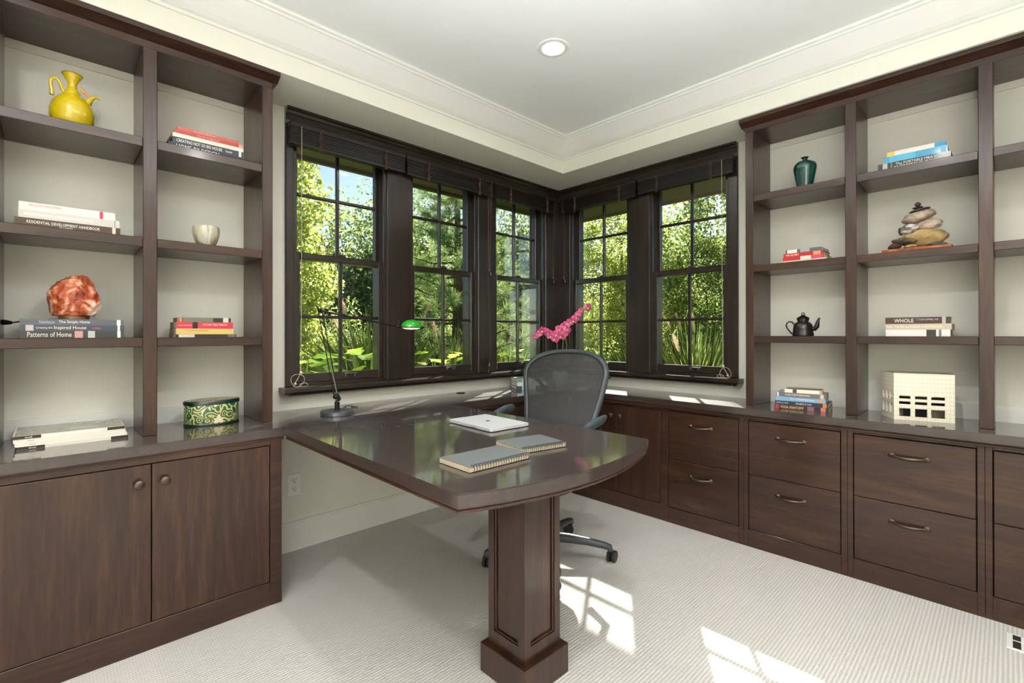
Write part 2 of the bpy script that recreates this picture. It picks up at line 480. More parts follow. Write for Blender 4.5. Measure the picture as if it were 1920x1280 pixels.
# ------------------------------------------------------------------ windows (frame: a along the wall, d out of the wall towards the room)
def wl(a, d, z): return (d, a, z)         # left wall
def wr(a, d, z): return (a, -d, z)        # right wall
def wbox(m, T, a0, a1, d0, d1, z0, z1, b=0.0):
    p, q = T(a0, d0, z0), T(a1, d1, z1)
    return m.box(p[0], q[0], p[1], q[1], z0, z1, b)
def window(i, T, a0, matv, math_, label):
    """double-hung window, 2 x 2 panes in each sash; a0 is the low end of the sash, .55 wide"""
    a1 = a0 + .55
    w = thing('window_%d' % i, T((a0 + a1) / 2, -.04, .885), label, None, kind='structure')
    fr = MB()   # jambs, head and outer sill
    wbox(fr, T, a0 - .03, a0, -.16, .004, .86, 2.34); wbox(fr, T, a1, a1 + .03, -.16, .004, .86, 2.34)
    wbox(fr, T, a0, a1, -.16, .004, 2.32, 2.36); wbox(fr, T, a0, a1, -.18, -.012, .84, .9)
    # parting stops beside the sashes
    for a, s in ((a0, 1), (a1, -1)):
        wbox(fr, T, a, a + s * .012, -.01, .004, .9, 2.32)
        wbox(fr, T, a, a + s * .010, -.056, -.050, .9, 2.32)
    fr.build('window_frame', matv, w)
    st, gl = .037, .476
    def sash(name, dd, z0, zg0, zg1, z1):
        s = MB()
        wbox(s, T, a0 + .001, a0 + st, dd - .036, dd, z0, z1, .003); wbox(s, T, a1 - st, a1 - .001, dd - .036, dd, z0, z1, .003)
        wbox(s, T, a0 + st, a1 - st, dd - .036, dd, z0, zg0, .003); wbox(s, T, a0 + st, a1 - st, dd - .036, dd, zg1, z1, .003)
        so = s.build(name, math_, w)
        mid, zm = (a0 + a1) / 2, (zg0 + zg1) / 2
        m = MB(); wbox(m, T, mid - .009, mid + .009, dd - .031, dd - .005, zg0, zg1, .004); m.build('muntin', matv, so)
        m = MB(); wbox(m, T, a0 + st, a1 - st, dd - .030, dd - .006, zm - .009, zm + .009, .004); m.build('muntin', math_, so)
        for (p, q) in ((a0 + st, mid), (mid, a1 - st)):
            for (z_0, z_1) in ((zg0, zm), (zm, zg1)):
                g = MB(); wbox(g, T, p, q, dd - .020, dd - .017, z_0, z_1); g.build('pane', glass_mat, so)
        return so
    lo = sash('lower_sash', -.014, .9, .95, 1.585, 1.62)
    up_ = sash('upper_sash', -.057, 1.588, 1.628, 2.28, 2.318)
    # finger pull on the bottom rail, lock on the meeting rail
    mid = (a0 + a1) / 2 + .05
    m = MB(); wbox(m, T, mid - .04, mid + .04, -.014, .004, .936, .942, .002); wbox(m, T, mid - .036, mid - .028, -.014, .001, .922, .938); wbox(m, T, mid + .020, mid + .028, -.014, .001, .922, .938)
    m.build('finger_pull', nickel, lo)
    mid = (a0 + a1) / 2
    m = MB(); wbox(m, T, mid - .03, mid + .03, -.045, -.018, 1.62, 1.628, .002); wbox(m, T, mid - .012, mid + .03, -.04, -.026, 1.628, 1.637, .003)
    m.build('sash_lock', bronze, lo)
    return w
WINL = [-2.204, -1.468, -.738]
WINR = [.150, .890]
where = ['leftmost window, beside the left bookcase', 'middle window of the left wall, behind the desk lamp', 'left-wall window next to the room corner']
for i, a in enumerate(WINL): window(i + 1, wl, a, win_z, win_y, 'dark-framed double-hung window, ' + where[i])
where = ['right-wall window next to the room corner, behind the orchid', 'rightmost window, beside the right bookcase']
for i, a in enumerate(WINR): window(i + 4, wr, a, win_z, win_x, 'dark-framed double-hung window, ' + where[i])

# casings: header, mullion posts, stools
tn = [5]
def trim(m, mat, label):
    struct('trim_%d' % tn[0], m, mat, label); tn[0] += 1
hd = [(-.02, 2.30), (.02, 2.30), (.022, 2.318), (.020, 2.322), (.020, 2.352), (.026, 2.356), (.034, 2.368), (.046, 2.374), (.046, ZS), (-.02, ZS)]
trim(MB().sweep([(0, -2.253), (0, 0)], hd), win_y, 'dark wood header above the three left windows')
trim(MB().sweep([(.0, 0), (1.506, 0)], hd), win_x, 'dark wood header above the two right windows')
def post_(T, a0, a1, mat, label):
    m = MB(); wbox(m, T, a0, a1, -.16, .018, .885, 2.30, .003); trim(m, mat, label)
post_(wl, -2.253, -2.212, win_z, 'dark casing at the left edge of the leftmost window')
post_(wl, -1.648, -1.476, win_z, 'wide dark post between the leftmost and the middle left window')
post_(wl, -.912, -.746, win_z, 'wide dark post between the middle left window and the corner window')
m = MB().box(-.16, .018, -.182, .16, .885, 2.30, .003).box(-.018, .144, -.018, .16, .885, 2.30, .003)
trim(m, win_z, 'dark corner post where the two window walls meet')
post_(wr, .706, .884, win_z, 'wide dark post between the two right windows')
post_(wr, 1.446, 1.506, win_z, 'dark casing at the right edge of the rightmost window')
stl = [(-.03, .856), (.086, .856), (.092, .862), (.092, .879), (.086, .885), (-.03, .885)]
m = MB().sweep([(0, -2.283), (0, 0), (1.535, 0)], stl)
trim(m, win_y, 'dark window stool running round the corner below all windows')
ap = [(0, .836), (.035, .836), (.045, .842), (.06, .856), (0, .856)]
trim(MB().sweep([(0, -2.237), (0, 0), (1.49, 0)], ap), win_y, 'dark cove moulding under the window stool')

# outside: eaves over the windows
ev = MB().box(-.78, -.2, -5, 1.1, 2.44, 2.50).box(-.2, 5, .2, 1.1, 2.44, 2.50)
ev.box(-.81, -.78, -5, 1.13, 2.41, 2.56).box(-.78, 5, 1.1, 1.13, 2.41, 2.56)
struct('trim_%d' % tn[0], ev, plain('eave_paint', (120, 108, 88), .7), 'brown roof eave outside above the windows'); tn[0] += 1

# ------------------------------------------------------------------ blinds, raised
cord_mat = plain('brown_cord', (92, 70, 58), .8)
bead_mat = plain('dark_bead', (60, 46, 40), .3, coat=.4)
white_cord = plain('pale_cord', (205, 190, 180), .7)
def blind(T, a0, a1, zb, label, cords, white=None):
    mid = (a0 + a1) / 2
    r = thing('roman_blind', T(mid, .045, 2.302), label, 'window blind', 'raised dark blinds over the windows')
    sm = slat_mat if T is wl else slat_matx
    m = MB(); wbox(m, T, a0, a1, .022, .062, 2.276, 2.302, .002); m.build('head_rail', sm, r)
    m = MB()
    n = 15
    for k in range(n):
        z = zb + .012 + (2.276 - zb - .012) * k / n
        j = random.uniform(-.003, .003)
        wbox(m, T, a0 + .004, a1 - .004, .024 + j, .060 + j, z, z + (2.276 - zb - .012) / n * .62)
    o = m.build('slat_stack', sm, r); o['kind'] = 'stuff'
    m = MB(); wbox(m, T, a0 + .002, a1 - .002, .022, .064, zb, zb + .011, .002); m.build('bottom_rail', sm, r)
    # bunched lift cords in front of the slats
    for a in (a0 + .16, a1 - .14):
        m = MB()
        for q in range(3):
            pts = []
            for k in range(22):
                z = 2.285 - (2.285 - zb + .012) * k / 21
                ph = k * 1.9 + q * 2.1
                pts.append(T(a + .010 * math.sin(ph), .070 + .006 * math.cos(ph * 1.3), z))
            m.tube(pts, .0022, 5)
        m.build('lift_cord', cord_mat, r)
    for (a, zend, d) in cords:
        m = MB()
        for s in (-.008, .006):
            m.tube([T(a + s, .074, 2.28), T(a + s * 1.4, d, 2.0), T(a + s, d, 1.75), T(a + s * .4, d, zend + .03)], .0016, 5)
        c = m.build('pull_cord', cord_mat, r)
        for s, dz in ((-.006, .02), (.007, -.01)):
            q = T(a + s, d, zend + dz)
            b = MB().lathe([(.002, .02), (.006, .016), (.009, 0), (.009, -.012), (.004, -.018)], q, 10)
            b.build('cord_tassel', bead_mat, c, smooth=True)
    if white:
        a, sgn = white
        z0 = .886
        m = MB()
        m.tube([T(a, .075, 2.28), T(a, .07, 1.4), T(a, .06, .965)], .0016, 5)
        m.tube([T(a, .06, .957), T(a - sgn * .03, .07, .915), T(a - sgn * .045, .075, z0 + .005)], .0018, 6)
        loop = [T(a - sgn * .02 + .035 * math.cos(t), .072 + .010 * math.sin(t * 2), z0 + .036 + .034 * math.sin(t)) for t in np.linspace(0, 2 * PI, 22)[:-1]]
        m.tube(loop, .0014, 5, closed=True)
        loop = [T(a + sgn * .01 + .022 * math.cos(t), .078, z0 + .012 + .010 * math.sin(t)) for t in np.linspace(0, 2 * PI, 16)[:-1]]
        m.tube(loop, .0014, 5, closed=True)
        c = m.build('pull_cord', white_cord, r)
        MB().ell(T(a, .06, .962), (.008, .008, .009), 10, 8).build('cord_bead', white_cord, c, smooth=True)
        MB().ell(T(a - sgn * .035, .074, .905), (.007, .007, .007), 10, 8).build('cord_bead', white_cord, c, smooth=True)
    return r
blind(wl, -2.245, -1.545, 2.183, 'raised dark slatted blind over the leftmost window', [], white=(-2.19, 1))
mid_blind = blind(wl, -1.535, -.80, 2.178, 'raised dark slatted blind over the middle left window', [(-.83, 1.62, .05)])
blind(wl, -.79, -.075, 2.178, 'raised dark slatted blind over the left-wall corner window', [(-.12, 1.62, .05)])
blind(wr, .075, .80, 2.178, 'raised dark slatted blind over the right-wall corner window', [(.11, 1.62, .05)])
blind(wr, .81, 1.495, 2.186, 'raised dark slatted blind over the rightmost window', [], white=(1.43, -1))
# its long second cord hangs down the post to the stool
m = MB(); m.tube([(.05, -.845, 2.28), (.045, -.84, 1.55), (.055, -.83, 1.1), (.05, -.835, .96)], .0016, 5)
m.tube([(.05, -.835, .925), (.055, -.845, .9), (.06, -.85, .887)], .003, 5)
c = m.build('pull_cord', cord_mat, mid_blind)
MB().lathe([(.002, .02), (.006, .016), (.009, 0), (.009, -.012), (.004, -.018)], (.05, -.835, .94), 10).build('cord_tassel', bead_mat, c, smooth=True)

# ------------------------------------------------------------------ recessed downlights
lamp_glow, nt, b = new_mat('downlight_lens')
b.inputs['Emission Color'].default_value = (1, .95, .87, 1)
b.inputs['Emission Strength'].default_value = 14.0
b.inputs['Base Color'].default_value = (.9, .9, .88, 1)
def downlight(x, y, label, power):
    r = thing('recessed_downlight', (x, y, ZT), label, 'ceiling light', 'downlights in the tray ceiling')
    MB().lathe([(.055, -.004), (.058, -.006), (.078, -.004), (.081, 0), (.055, 0)], (x, y, ZT), 40, cap=False).build('trim_ring', trim_white, r, smooth=True)
    MB().lathe([(.0, -.002), (.056, -.003), (.056, 0)], (x, y, ZT), 40, cap=False).build('lens', lamp_glow, r, smooth=True)
    ld = bpy.data.lights.new('downlight', 'SPOT')
    ld.energy = power; ld.spot_size = math.radians(165); ld.spot_blend = .6; ld.shadow_soft_size = .05
    ld.color = (1.0, .975, .94)
    lo = bpy.data.objects.new('downlight_lamp', ld); COL.objects.link(lo); lo.parent = r; lo.location = (0, 0, -.03)
downlight(1.108, -1.336, 'round white recessed ceiling light above the desk', LAMP * .6)
downlight(2.36, -2.32, 'recessed ceiling light over the middle of the room', LAMP * 1.8)
downlight(1.108, -3.40, 'recessed ceiling light by the left bookcase', LAMP)
downlight(3.55, -1.336, 'recessed ceiling light by the right bookcase', LAMP)
downlight(3.55, -3.40, 'recessed ceiling light behind the camera', LAMP)

# ================================================================== BUILT-IN FURNITURE
XB, YB = .307, -.293        # bookcase fronts
SH = [1.156, 1.556, 1.955]  # shelf tops
def bookcase(side, posts, label):
    """posts: (lo, hi) along the wall; side 'L' stands on x=0, 'R' on y=0"""
    def bx(m, a0, a1, d0, d1, z0, z1, b=0.0):
        return m.box(d0, d1, a0, a1, z0, z1, b) if side == 'L' else m.box(a0, a1, -d1, -d0, z0, z1, b)
    D = XB if side == 'L' else -YB
    a_lo, a_hi = posts[0][0], posts[-1][1]
    r = thing('bookcase', (D / 2, (a_lo + a_hi) / 2, ZC) if side == 'L' else ((a_lo + a_hi) / 2, -D / 2, ZC), label, 'bookcase')
    for p in posts:
        m = MB(); bx(m, p[0], p[1], .0125, D, ZC, 2.318, .002); m.build('upright', wood_z, r)
    for i in range(len(posts) - 1):
        for z in SH:
            m = MB(); bx(m, posts[i][1], posts[i + 1][0], .0125, D - .003, z - .037, z, .002); m.build('shelf', wood_y if side == 'L' else wood_x, r)
    m = MB(); bx(m, a_lo, a_hi, .0125, D, 2.316, 2.35, .002); m.build('top_rail', wood_y if side == 'L' else wood_x, r)
    prof = [(.0125, 2.345), (D, 2.345), (D + .010, 2.348), (D + .036, 2.363), (D + .043, 2.366), (D + .043, 2.3855), (.0125, 2.3855)]
    m = MB()
    if side == 'L': m.prism(prof, a_lo, a_hi + .02, 'y')
    else: m.prism([(-d, z) for d, z in prof], a_lo - .02, a_hi, 'x')
    m.build('crown', wood_y if side == 'L' else wood_x, r)
    return r
bookcase('L', [(-3.333, -3.287), (-2.894, -2.8474), (-2.4545, -2.409)], 'tall dark walnut open bookcase against the left wall')
bookcase('R', [(1.6542, 1.697), (2.132, 2.179), (2.611, 2.6575), (3.09, 3.137)], 'tall dark walnut open bookcase against the right wall')

# ------------------------------------------------------------------ base cabinets
dark_gap = plain('painted_gap_shade', (16, 10, 8), .8)  # near-black carcass colour, shade of the gaps round the fronts painted in
def knob(parent, c, n):
    """round knob, n = outward normal"""
    M = Matrix.Translation(c) @ Vector(n).to_track_quat('Z', 'Y').to_matrix().to_4x4()
    MB(M).lathe([(.011, 0), (.0115, .002), (.007, .005), (.0062, .012), (.012, .016), (.0165, .020), (.0165, .025), (.012, .029), (0, .030)], n=20).build('knob', bronze, parent, smooth=True)
def pull(parent, xc, z, y):
    """bow pull with flared ends, 13 cm, on a front facing -y"""
    pts = []; rs = []
    for k in range(13):
        t = k / 12; a = (t - .5) * .122
        pts.append((xc + a, y - .006 - .020 * math.sin(PI * t) ** .75, z - .004 * math.sin(PI * t)))
        rs.append(.0048 + .0022 * math.sin(PI * t))
    m = MB().tube(pts, rs, 8, flat=1.25)
    for s in (-1, 1):
        M = Matrix.Translation((xc + s * .061, y - .003, z)) @ Matrix.Rotation(PI / 2, 4, 'X')
        mm = MB(M).lathe([(.012, -.003), (.0125, 0), (.010, .003), (.005, .005)], n=14, sx=1.1)
        m.v, off = m.v + mm.v, len(m.v)
        m.f += [tuple(i + off for i in f) for f in mm.f]
    m.build('pull_handle', bronze, parent, smooth=True)
# left cabinet: two doors
r = thing('base_cabinet', (.243, -2.886, 0), 'dark walnut two-door cabinet under the left bookcase', 'cabinet')
XC = .486
MB().box(.016, .462, -3.343, -2.428, .0, .723).build('carcass', dark_gap, r)
m = MB().box(.462, XC, -2.475, -2.428, 0, .723, .0015).box(.462, XC, -3.345, -3.30, 0, .723, .0015).box(.462, XC - .0005, -3.30, -2.475, 0, .1, .0015).box(.462, XC - .0005, -3.30, -2.475, .69, .723, .0015)
m.build('face_frame', wood_y, r)
MB().box(.016, .463, -2.4285, -2.425, 0, .723).build('end_panel', wood_z, r)
for (y0, y1, ky) in ((-2.8865, -2.478, -2.848), (-3.297, -2.8895, -2.926)):
    d = MB().box(.464, XC - .001, y0, y1, .103, .687, .0015).build('door', wood_z, r)
    knob(d, (XC - .001, ky, .621), (1, 0, 0))
# right run: door cabinet then four drawer units
YC = -.395
def right_unit(name, x0, x1, label, cat, group=None):
    r = thing(name, ((x0 + x1) / 2, YC / 2, 0), label, cat, group)
    MB().box(x0 + .001, x1 - .001, YC + .024, -.016, 0, .723).build('carcass', dark_gap, r)
    return r
r = right_unit('base_cabinet', .462, 1.2005, 'dark walnut two-door cabinet in the corner behind the office chair', 'cabinet')
m = MB().box(.462, .522, YC, YC + .024, 0, .723, .0015).box(1.178, 1.2005, YC, YC + .024, 0, .723, .0015).box(.522, 1.178, YC + .0005, YC + .024, 0, .1, .0015).box(.522, 1.178, YC + .0005, YC + .024, .69, .723, .0015)
m.build('face_frame', wood_x, r)
for (x0, x1, kx) in ((.525, .8485, .812), (.8515, 1.175, .882)):
    d = MB().box(x0, x1, YC + .001, YC + .022, .103, .687, .0015).build('door', wood_z, r)
    knob(d, (kx, YC + .001, .617), (0, -1, 0))
units = [(1.2005, 1.678, 1.228, 1.650), (1.678, 2.158, 1.706, 2.130), (2.158, 2.631, 2.184, 2.605), (2.631, 3.137, 2.656, 3.088)]
names = ['first drawer cabinet from the corner doors, below the rightmost window', 'drawer cabinet below the stack of yoga books', 'drawer cabinet below the white building model', 'drawer cabinet at the right edge of the photo']
for (x0, x1, d0, d1), lb in zip(units, names):
    r = right_unit('drawer_cabinet', x0, x1, 'dark walnut ' + lb, 'cabinet', 'two-drawer file cabinets along the right wall')
    m = MB().box(x0 + .0003, d0 - .003, YC, YC + .024, 0, .723, .0012).box(d1 + .003, x1 - .0003, YC, YC + .024, 0, .723, .0012)
    m.box(d0 - .003, d1 + .003, YC + .0005, YC + .024, 0, .0945, .0012).box(d0 - .003, d1 + .003, YC + .0005, YC + .024, .694, .723, .0012)
    m.build('face_frame', wood_x, r)
    for (z0, z1, zp) in ((.0985, .3945, .311), (.398, .690, .614)):
        d = MB().box(d0 + .001, d1 - .001, YC - .0005, YC + .022, z0, z1, .0015).build('drawer', wood_x, r)
        pull(d, (d0 + d1) / 2 - .006, zp, YC - .0005)
# cabinet in the corner along the left wall (mostly hidden by the chair)
r = thing('base_cabinet', (.22, -.72, 0), 'dark walnut cabinet under the worktop at the left wall, behind the chair', 'cabinet')
MB().box(.016, .436, -1.045, -.398, 0, .723).build('carcass', wood_z, r)
MB().box(.436, .456, -1.045, -.73, .1, .69, .0015).build('door', wood_z, r)
MB().box(.436, .456, -.724, -.42, .1, .69, .0015).build('door', wood_z, r)
MB().box(.436, .452, -1.045, -.398, 0, .097).build('plinth', wood_y, r)

# ------------------------------------------------------------------ the continuous worktop with the peninsula desk and its pedestal
desk = thing('desk', (1.528, -1.975, 0), 'dark polished walnut peninsula desk with curved end on a square pedestal', 'desk')
R_ = (.463 ** 2 + .097 ** 2) / (2 * .097); cxa = 1.729 + .097 - R_; cya = -1.955
a0 = math.asin(.463 / R_)
arc = [(cxa + R_ * math.cos(t), cya + R_ * math.sin(t)) for t in np.linspace(-a0, a0, 25)]
arc[0] = (1.729, -2.418); arc[-1] = (1.729, -1.492)
def slab(poly, name, parent, seam):
    t = MB().prism(poly, .7245, ZC, 'z')
    bm = bmesh.new()
    vs = [bm.verts.new(p) for p in t.v]
    for f in t.f: bm.faces.new([vs[i] for i in f])
    bm.normal_update()
    def on_seam(v): return any(abs(v.co.x - p[0]) + abs(v.co.y - p[1]) < 1e-4 for p in seam)
    eds = [e for e in bm.edges if abs(e.verts[0].co.z - e.verts[1].co.z) < 1e-6 and not (on_seam(e.verts[0]) and on_seam(e.verts[1]))]
    bmesh.ops.bevel(bm, geom=eds, offset=.003, segments=2, affect='EDGES')
    return MB().frombm(bm).build(name, wood_top, parent)
SEAM = [(.494, -2.42), (.475, -1.485)]
slab([SEAM[0]] + arc + [SEAM[1]], 'tabletop', desk, SEAM)
# ogee moulding under the edge (right of the path is outwards)
mould = [(-.05, .7245), (-.004, .7245), (-.005, .721), (-.010, .7185), (-.006, .714), (-.007, .709), (-.014, .706), (-.05, .706)]
MB().sweep([SEAM[0]] + arc + [SEAM[1]], mould).build('edge_moulding', wood_x, desk, smooth=True)
ct = thing('countertop', (.25, -.25, .7245), 'dark polished walnut worktop running along both walls on the cabinets', 'countertop')
slab([(.494, -3.35), SEAM[0], SEAM[1], (.475, -.423), (3.14, -.423), (3.14, -.0115), (.0115, -.0115), (.0115, -3.35)], 'slab', ct, SEAM)
MB().sweep([(.494, -3.35), SEAM[0]], mould).build('edge_moulding', wood_y, ct, smooth=True)
MB().sweep([SEAM[1], (.475, -.423), (3.14, -.423)], mould).build('edge_moulding', wood_x, ct, smooth=True)
MB().box(1.43, 1.626, -2.075, -1.875, .68, .7245).build('support_block', wood_x, desk)
ped = MB().box(1.528 - .0775, 1.528 + .0775, -1.975 - .0775, -1.975 + .0775, .1, .706).build('pedestal', wood_z, desk)
pc = (1.528, -1.975)
# frame and sunk panel on the four faces
for k in range(4):
    M = Matrix.Translation((pc[0], pc[1], 0)) @ Matrix.Rotation(k * PI / 2, 4, 'Z')
    h = .0875
    f = MB(M).box(-h, -h + .028, -h, -.0775, .1, .706).box(h - .028, .0775, -h, -.0775, .1, .706).box(-h + .028, h - .028, -h, -.0775, .1, .150).box(-h + .028, h - .028, -h, -.0775, .665, .706)
    f.build('panel_frame', wood_z, ped)
    f = MB(M)
    for (x0, x1, z0, z1) in ((-.0595, -.0525, .15, .665), (.0525, .0595, .15, .665), (-.0595, .0595, .15, .157), (-.0595, .0595, .658, .665)):
        f.box(x0, x1, -.0845, -.0775, z0, z1, .002)
    f.build('panel_moulding', wood_z, ped)
MB().box(pc[0] - .109, pc[0] + .109, pc[1] - .108, pc[1] + .108, 0, .1005, .0025).build('plinth', wood_z, desk)
MB().lathe([(.0, .0), (.028, .0), (.030, .002), (.028, .004), (.012, .0045), (0, .003)], (.075, -1.119, ZC), 20).build('cable_grommet', black_metal, ct, smooth=True)

# ------------------------------------------------------------------ wall outlet and floor register
plate = plain('ivory_plastic', (236, 236, 230), .35)
slot = plain('outlet_slot', (40, 38, 36), .6)
r = thing('wall_outlet', (.0, -2.204, .353), 'white duplex wall outlet below the desk', 'outlet')
MB().box(0, .006, -2.204 - .036, -2.204 + .036, .353 - .059, .353 + .059, .003).build('cover_plate', plate, r)
for dz in (.022, -.022):
    M = Matrix.Translation((.006, -2.204, .353 + dz)) @ Matrix.Rotation(PI / 2, 4, 'Y')
    rc = MB(M).lathe([(.017, 0), (.017, .0025), (.0155, .003)], n=20, sx=.86).build('receptacle', plate, r)
    m = MB().box(.0088, .0093, -2.2115, -2.2095, .353 + dz - .001, .353 + dz + .008).box(.0088, .0093, -2.1985, -2.1965, .353 + dz - .001, .353 + dz + .0065)
    m.box(.0088, .0093, -2.2065, -2.2015, .353 + dz - .011, .353 + dz - .0055)
    m.build('slots', slot, rc)
r = thing('floor_register', (2.86, -.54, 0), 'white metal floor vent in the carpet at the right cabinets', 'floor vent')
MB().box(2.69, 3.03, -.602, -.474, 0, .005, .002).build('frame', plate, r)
MB().box(2.708, 3.012, -.592, -.484, .005, .0055).build('duct_opening', slot, r)
for k in range(9):
    x_ = 2.7255 + k * .0335
    MB().box(x_ + .004, x_ + .018, -.592, -.484, .0056, .008, .001).build('bar', plate, r)
MB().box(2.708, 3.012, -.5405, -.5355, .0081, .0095).build('cross_bar', plate, r)

# ================================================================== THINGS ON THE SHELVES
paper = plain('book_pages', (224, 214, 192), .85, noise=.05, scale=200)
paper_w = plain('white_pages', (238, 234, 226), .85, noise=.03, scale=200)
def book(loc, rz, L, D, T, rgb, label, group, texts=(), bands=(), soft=False, top=None, name='book', cat='book', pages=None):
    """lying book: spine along local x, facing local -y; texts (string, from, to, height share, ink, size share)"""
    r = thing(name, loc, label, cat, group, rz)
    cov = plain('cover_%d_%d_%d' % rgb, rgb, .42, coat=.25)
    t = .0011 if soft else .0026
    o = 0 if soft else .003
    m = MB().box(-L / 2, L / 2, 0, t, 0, T).box(-L / 2, L / 2, t, D, 0, t).box(-L / 2, L / 2, t, D, T - t, T)
    m.build('cover', cov, r, local=True)
    MB().box(-L / 2 + o, L / 2 - o, t, D - o, t, T - t).build('pages', pages or paper, r, local=True)
    if top:
        MB().box(-L / 2 + .004, L / 2 - .004, .004, D - .004, T, T + .0002).build('cover_picture', top, r, local=True)
    for (f0, f1, c) in bands:
        MB().box(-L / 2 + f0 * L, -L / 2 + f1 * L, -.0002, 0, .0003, T - .0003).build('spine_band', plain('band_%d_%d_%d' % c, c, .45), r, local=True)
    for (s_, f0, f1, zf, c, hf) in texts:
        lettering(r, s_, -L / 2 + f0 * L, -L / 2 + f1 * L, zf * T, -.0004, c, hf * T)
    return r
W_ = (240, 238, 230); H90 = PI / 2
def lbook(z, y0, y1, T, rgb, label, group, x=.24, D=.19, dr=0.0, **k):
    return book((x, (y0 + y1) / 2, z), H90 + dr, y1 - y0, D, T, rgb, label, group, **k)
def rbook(z, x0, x1, T, rgb, label, group, y=-.24, D=.19, dr=0.0, **k):
    return book(((x0 + x1) / 2, y, z), dr, x1 - x0, D, T, rgb, label, group, **k)
# left bookcase, upper shelf beside the windows
g = 'books on the upper shelf of the left bookcase'
lbook(1.955, -2.80, -2.501, .030, (24, 24, 26), 'black book at the bottom of the five-book stack on the upper left shelf', g, texts=[('HOME BY DESIGN', .09, .62, .62, W_, .55)])
lbook(1.985, -2.786, -2.516, .0255, (38, 52, 68), 'dark slate-blue book second from the bottom on the upper left shelf', g, texts=[('CREATING NOT SO BIG HOUSE', .05, .68, .5, W_, .5), ('Susanka', .73, .83, .5, W_, .35)], bands=[(.93, .97, (220, 220, 214))])
lbook(2.0105, -2.786, -2.516, .017, (226, 218, 196), 'cream book in the middle of the stack on the upper left shelf', g, soft=True)
lbook(2.0275, -2.78, -2.519, .0155, (182, 66, 60), 'thick red book second from the top on the upper left shelf', g, texts=[('The Not So Big House', .32, .64, .5, (238, 196, 184), .6)], bands=[(.94, 1, (220, 150, 130))], soft=True)
lbook(2.043, -2.769, -2.534, .014, (196, 92, 84), 'faded red book on top of the stack on the upper left shelf', g, texts=[('The Not So Big House', .25, .6, .5, (240, 206, 196), .5)], soft=True)
g = 'books on the middle shelf of the left bookcase'
lbook(1.556, -3.252, -2.958, .035, (70, 44, 24), 'dark brown handbook with bold white lettering, bottom of its stack', g, texts=[('RESIDENTIAL DEVELOPMENT HANDBOOK', .105, .79, .63, W_, .3), ('Second Edition', .4, .525, .32, W_, .2)], bands=[(.915, .95, (214, 206, 184))])
lbook(1.591, -3.242, -2.961, .0285, (196, 192, 184), 'pale grey textbook in the middle of the stack above the salt lamp', g, texts=[('BROKER PRINCIPLES of MINNESOTA REAL ESTATE', .05, .72, .5, W_, .5)], bands=[(.945, .955, (120, 130, 170))])
lbook(1.6195, -3.241, -2.974, .0285, (214, 210, 202), 'off-white textbook with a red spine band, top of its stack', g, texts=[('REAL ESTATE DEVELOPMENT', .095, .42, .68, (196, 74, 60), .28), ('Principles and Process', .095, .29, .36, W_, .26)], bands=[(.825, .862, (206, 40, 66))])
g = 'books under the salt lamp'
lbook(1.156, -3.238, -2.947, .0265, (52, 54, 56), 'charcoal book with large cream lettering, bottom book under the salt lamp', g, texts=[('Patterns of Home', .065, .47, .5, (236, 226, 206), .72)], bands=[(.50, .58, (204, 150, 140)), (.63, .70, (190, 190, 186)), (.93, .965, W_)])
lbook(1.1825, -3.238, -2.946, .0215, (62, 66, 78), 'slate-blue book in the middle of the three under the salt lamp', g, texts=[('Creating the', .14, .29, .5, W_, .42), ('Inspired House', .305, .61, .5, (240, 230, 206), .75), ('CONNELL', .67, .76, .5, (190, 130, 130), .35)], bands=[(.05, .12, (196, 180, 180)), (.93, .955, W_)])
lbook(1.204, -3.238, -2.947, .0225, (84, 88, 98), 'grey-blue book directly under the salt lamp', g, texts=[('Nettleton', .17, .31, .5, (176, 182, 190), .55), ('The Simple Home', .35, .65, .5, W_, .55)], bands=[(.925, .965, W_)])
g = 'books beside the salt lamp'
lbook(1.156, -2.776, -2.545, .0135, (46, 42, 38), 'thin dark paperback at the bottom of the small stack beside the salt lamp', g, D=.15, soft=True, bands=[(.05, .3, (206, 198, 180)), (.85, .98, (120, 110, 96))])
lbook(1.1695, -2.774, -2.556, .0245, (214, 184, 104), 'mustard yellow paperback in the small stack beside the salt lamp', g, D=.15, soft=True, texts=[('The Dressmaker', .14, .55, .7, (150, 120, 70), .35)])
lbook(1.194, -2.772, -2.558, .028, (206, 44, 70), 'crimson paperback with pale lettering in the small stack beside the salt lamp', g, D=.15, soft=True, texts=[('KITCHEN TABLE WISDOM', .45, .88, .62, (244, 200, 196), .36), ('RACHEL NAOMI REMEN', .03, .25, .5, (244, 190, 186), .3)], bands=[(.27, .36, (40, 20, 24))])
lbook(1.222, -2.761, -2.567, .020, (40, 42, 34), 'black paperback with an orange spine end, top of the stack beside the salt lamp', g, D=.15, soft=True, bands=[(0, .045, (222, 120, 60)), (.06, .64, (110, 112, 92)), (.84, .95, (200, 196, 180))])
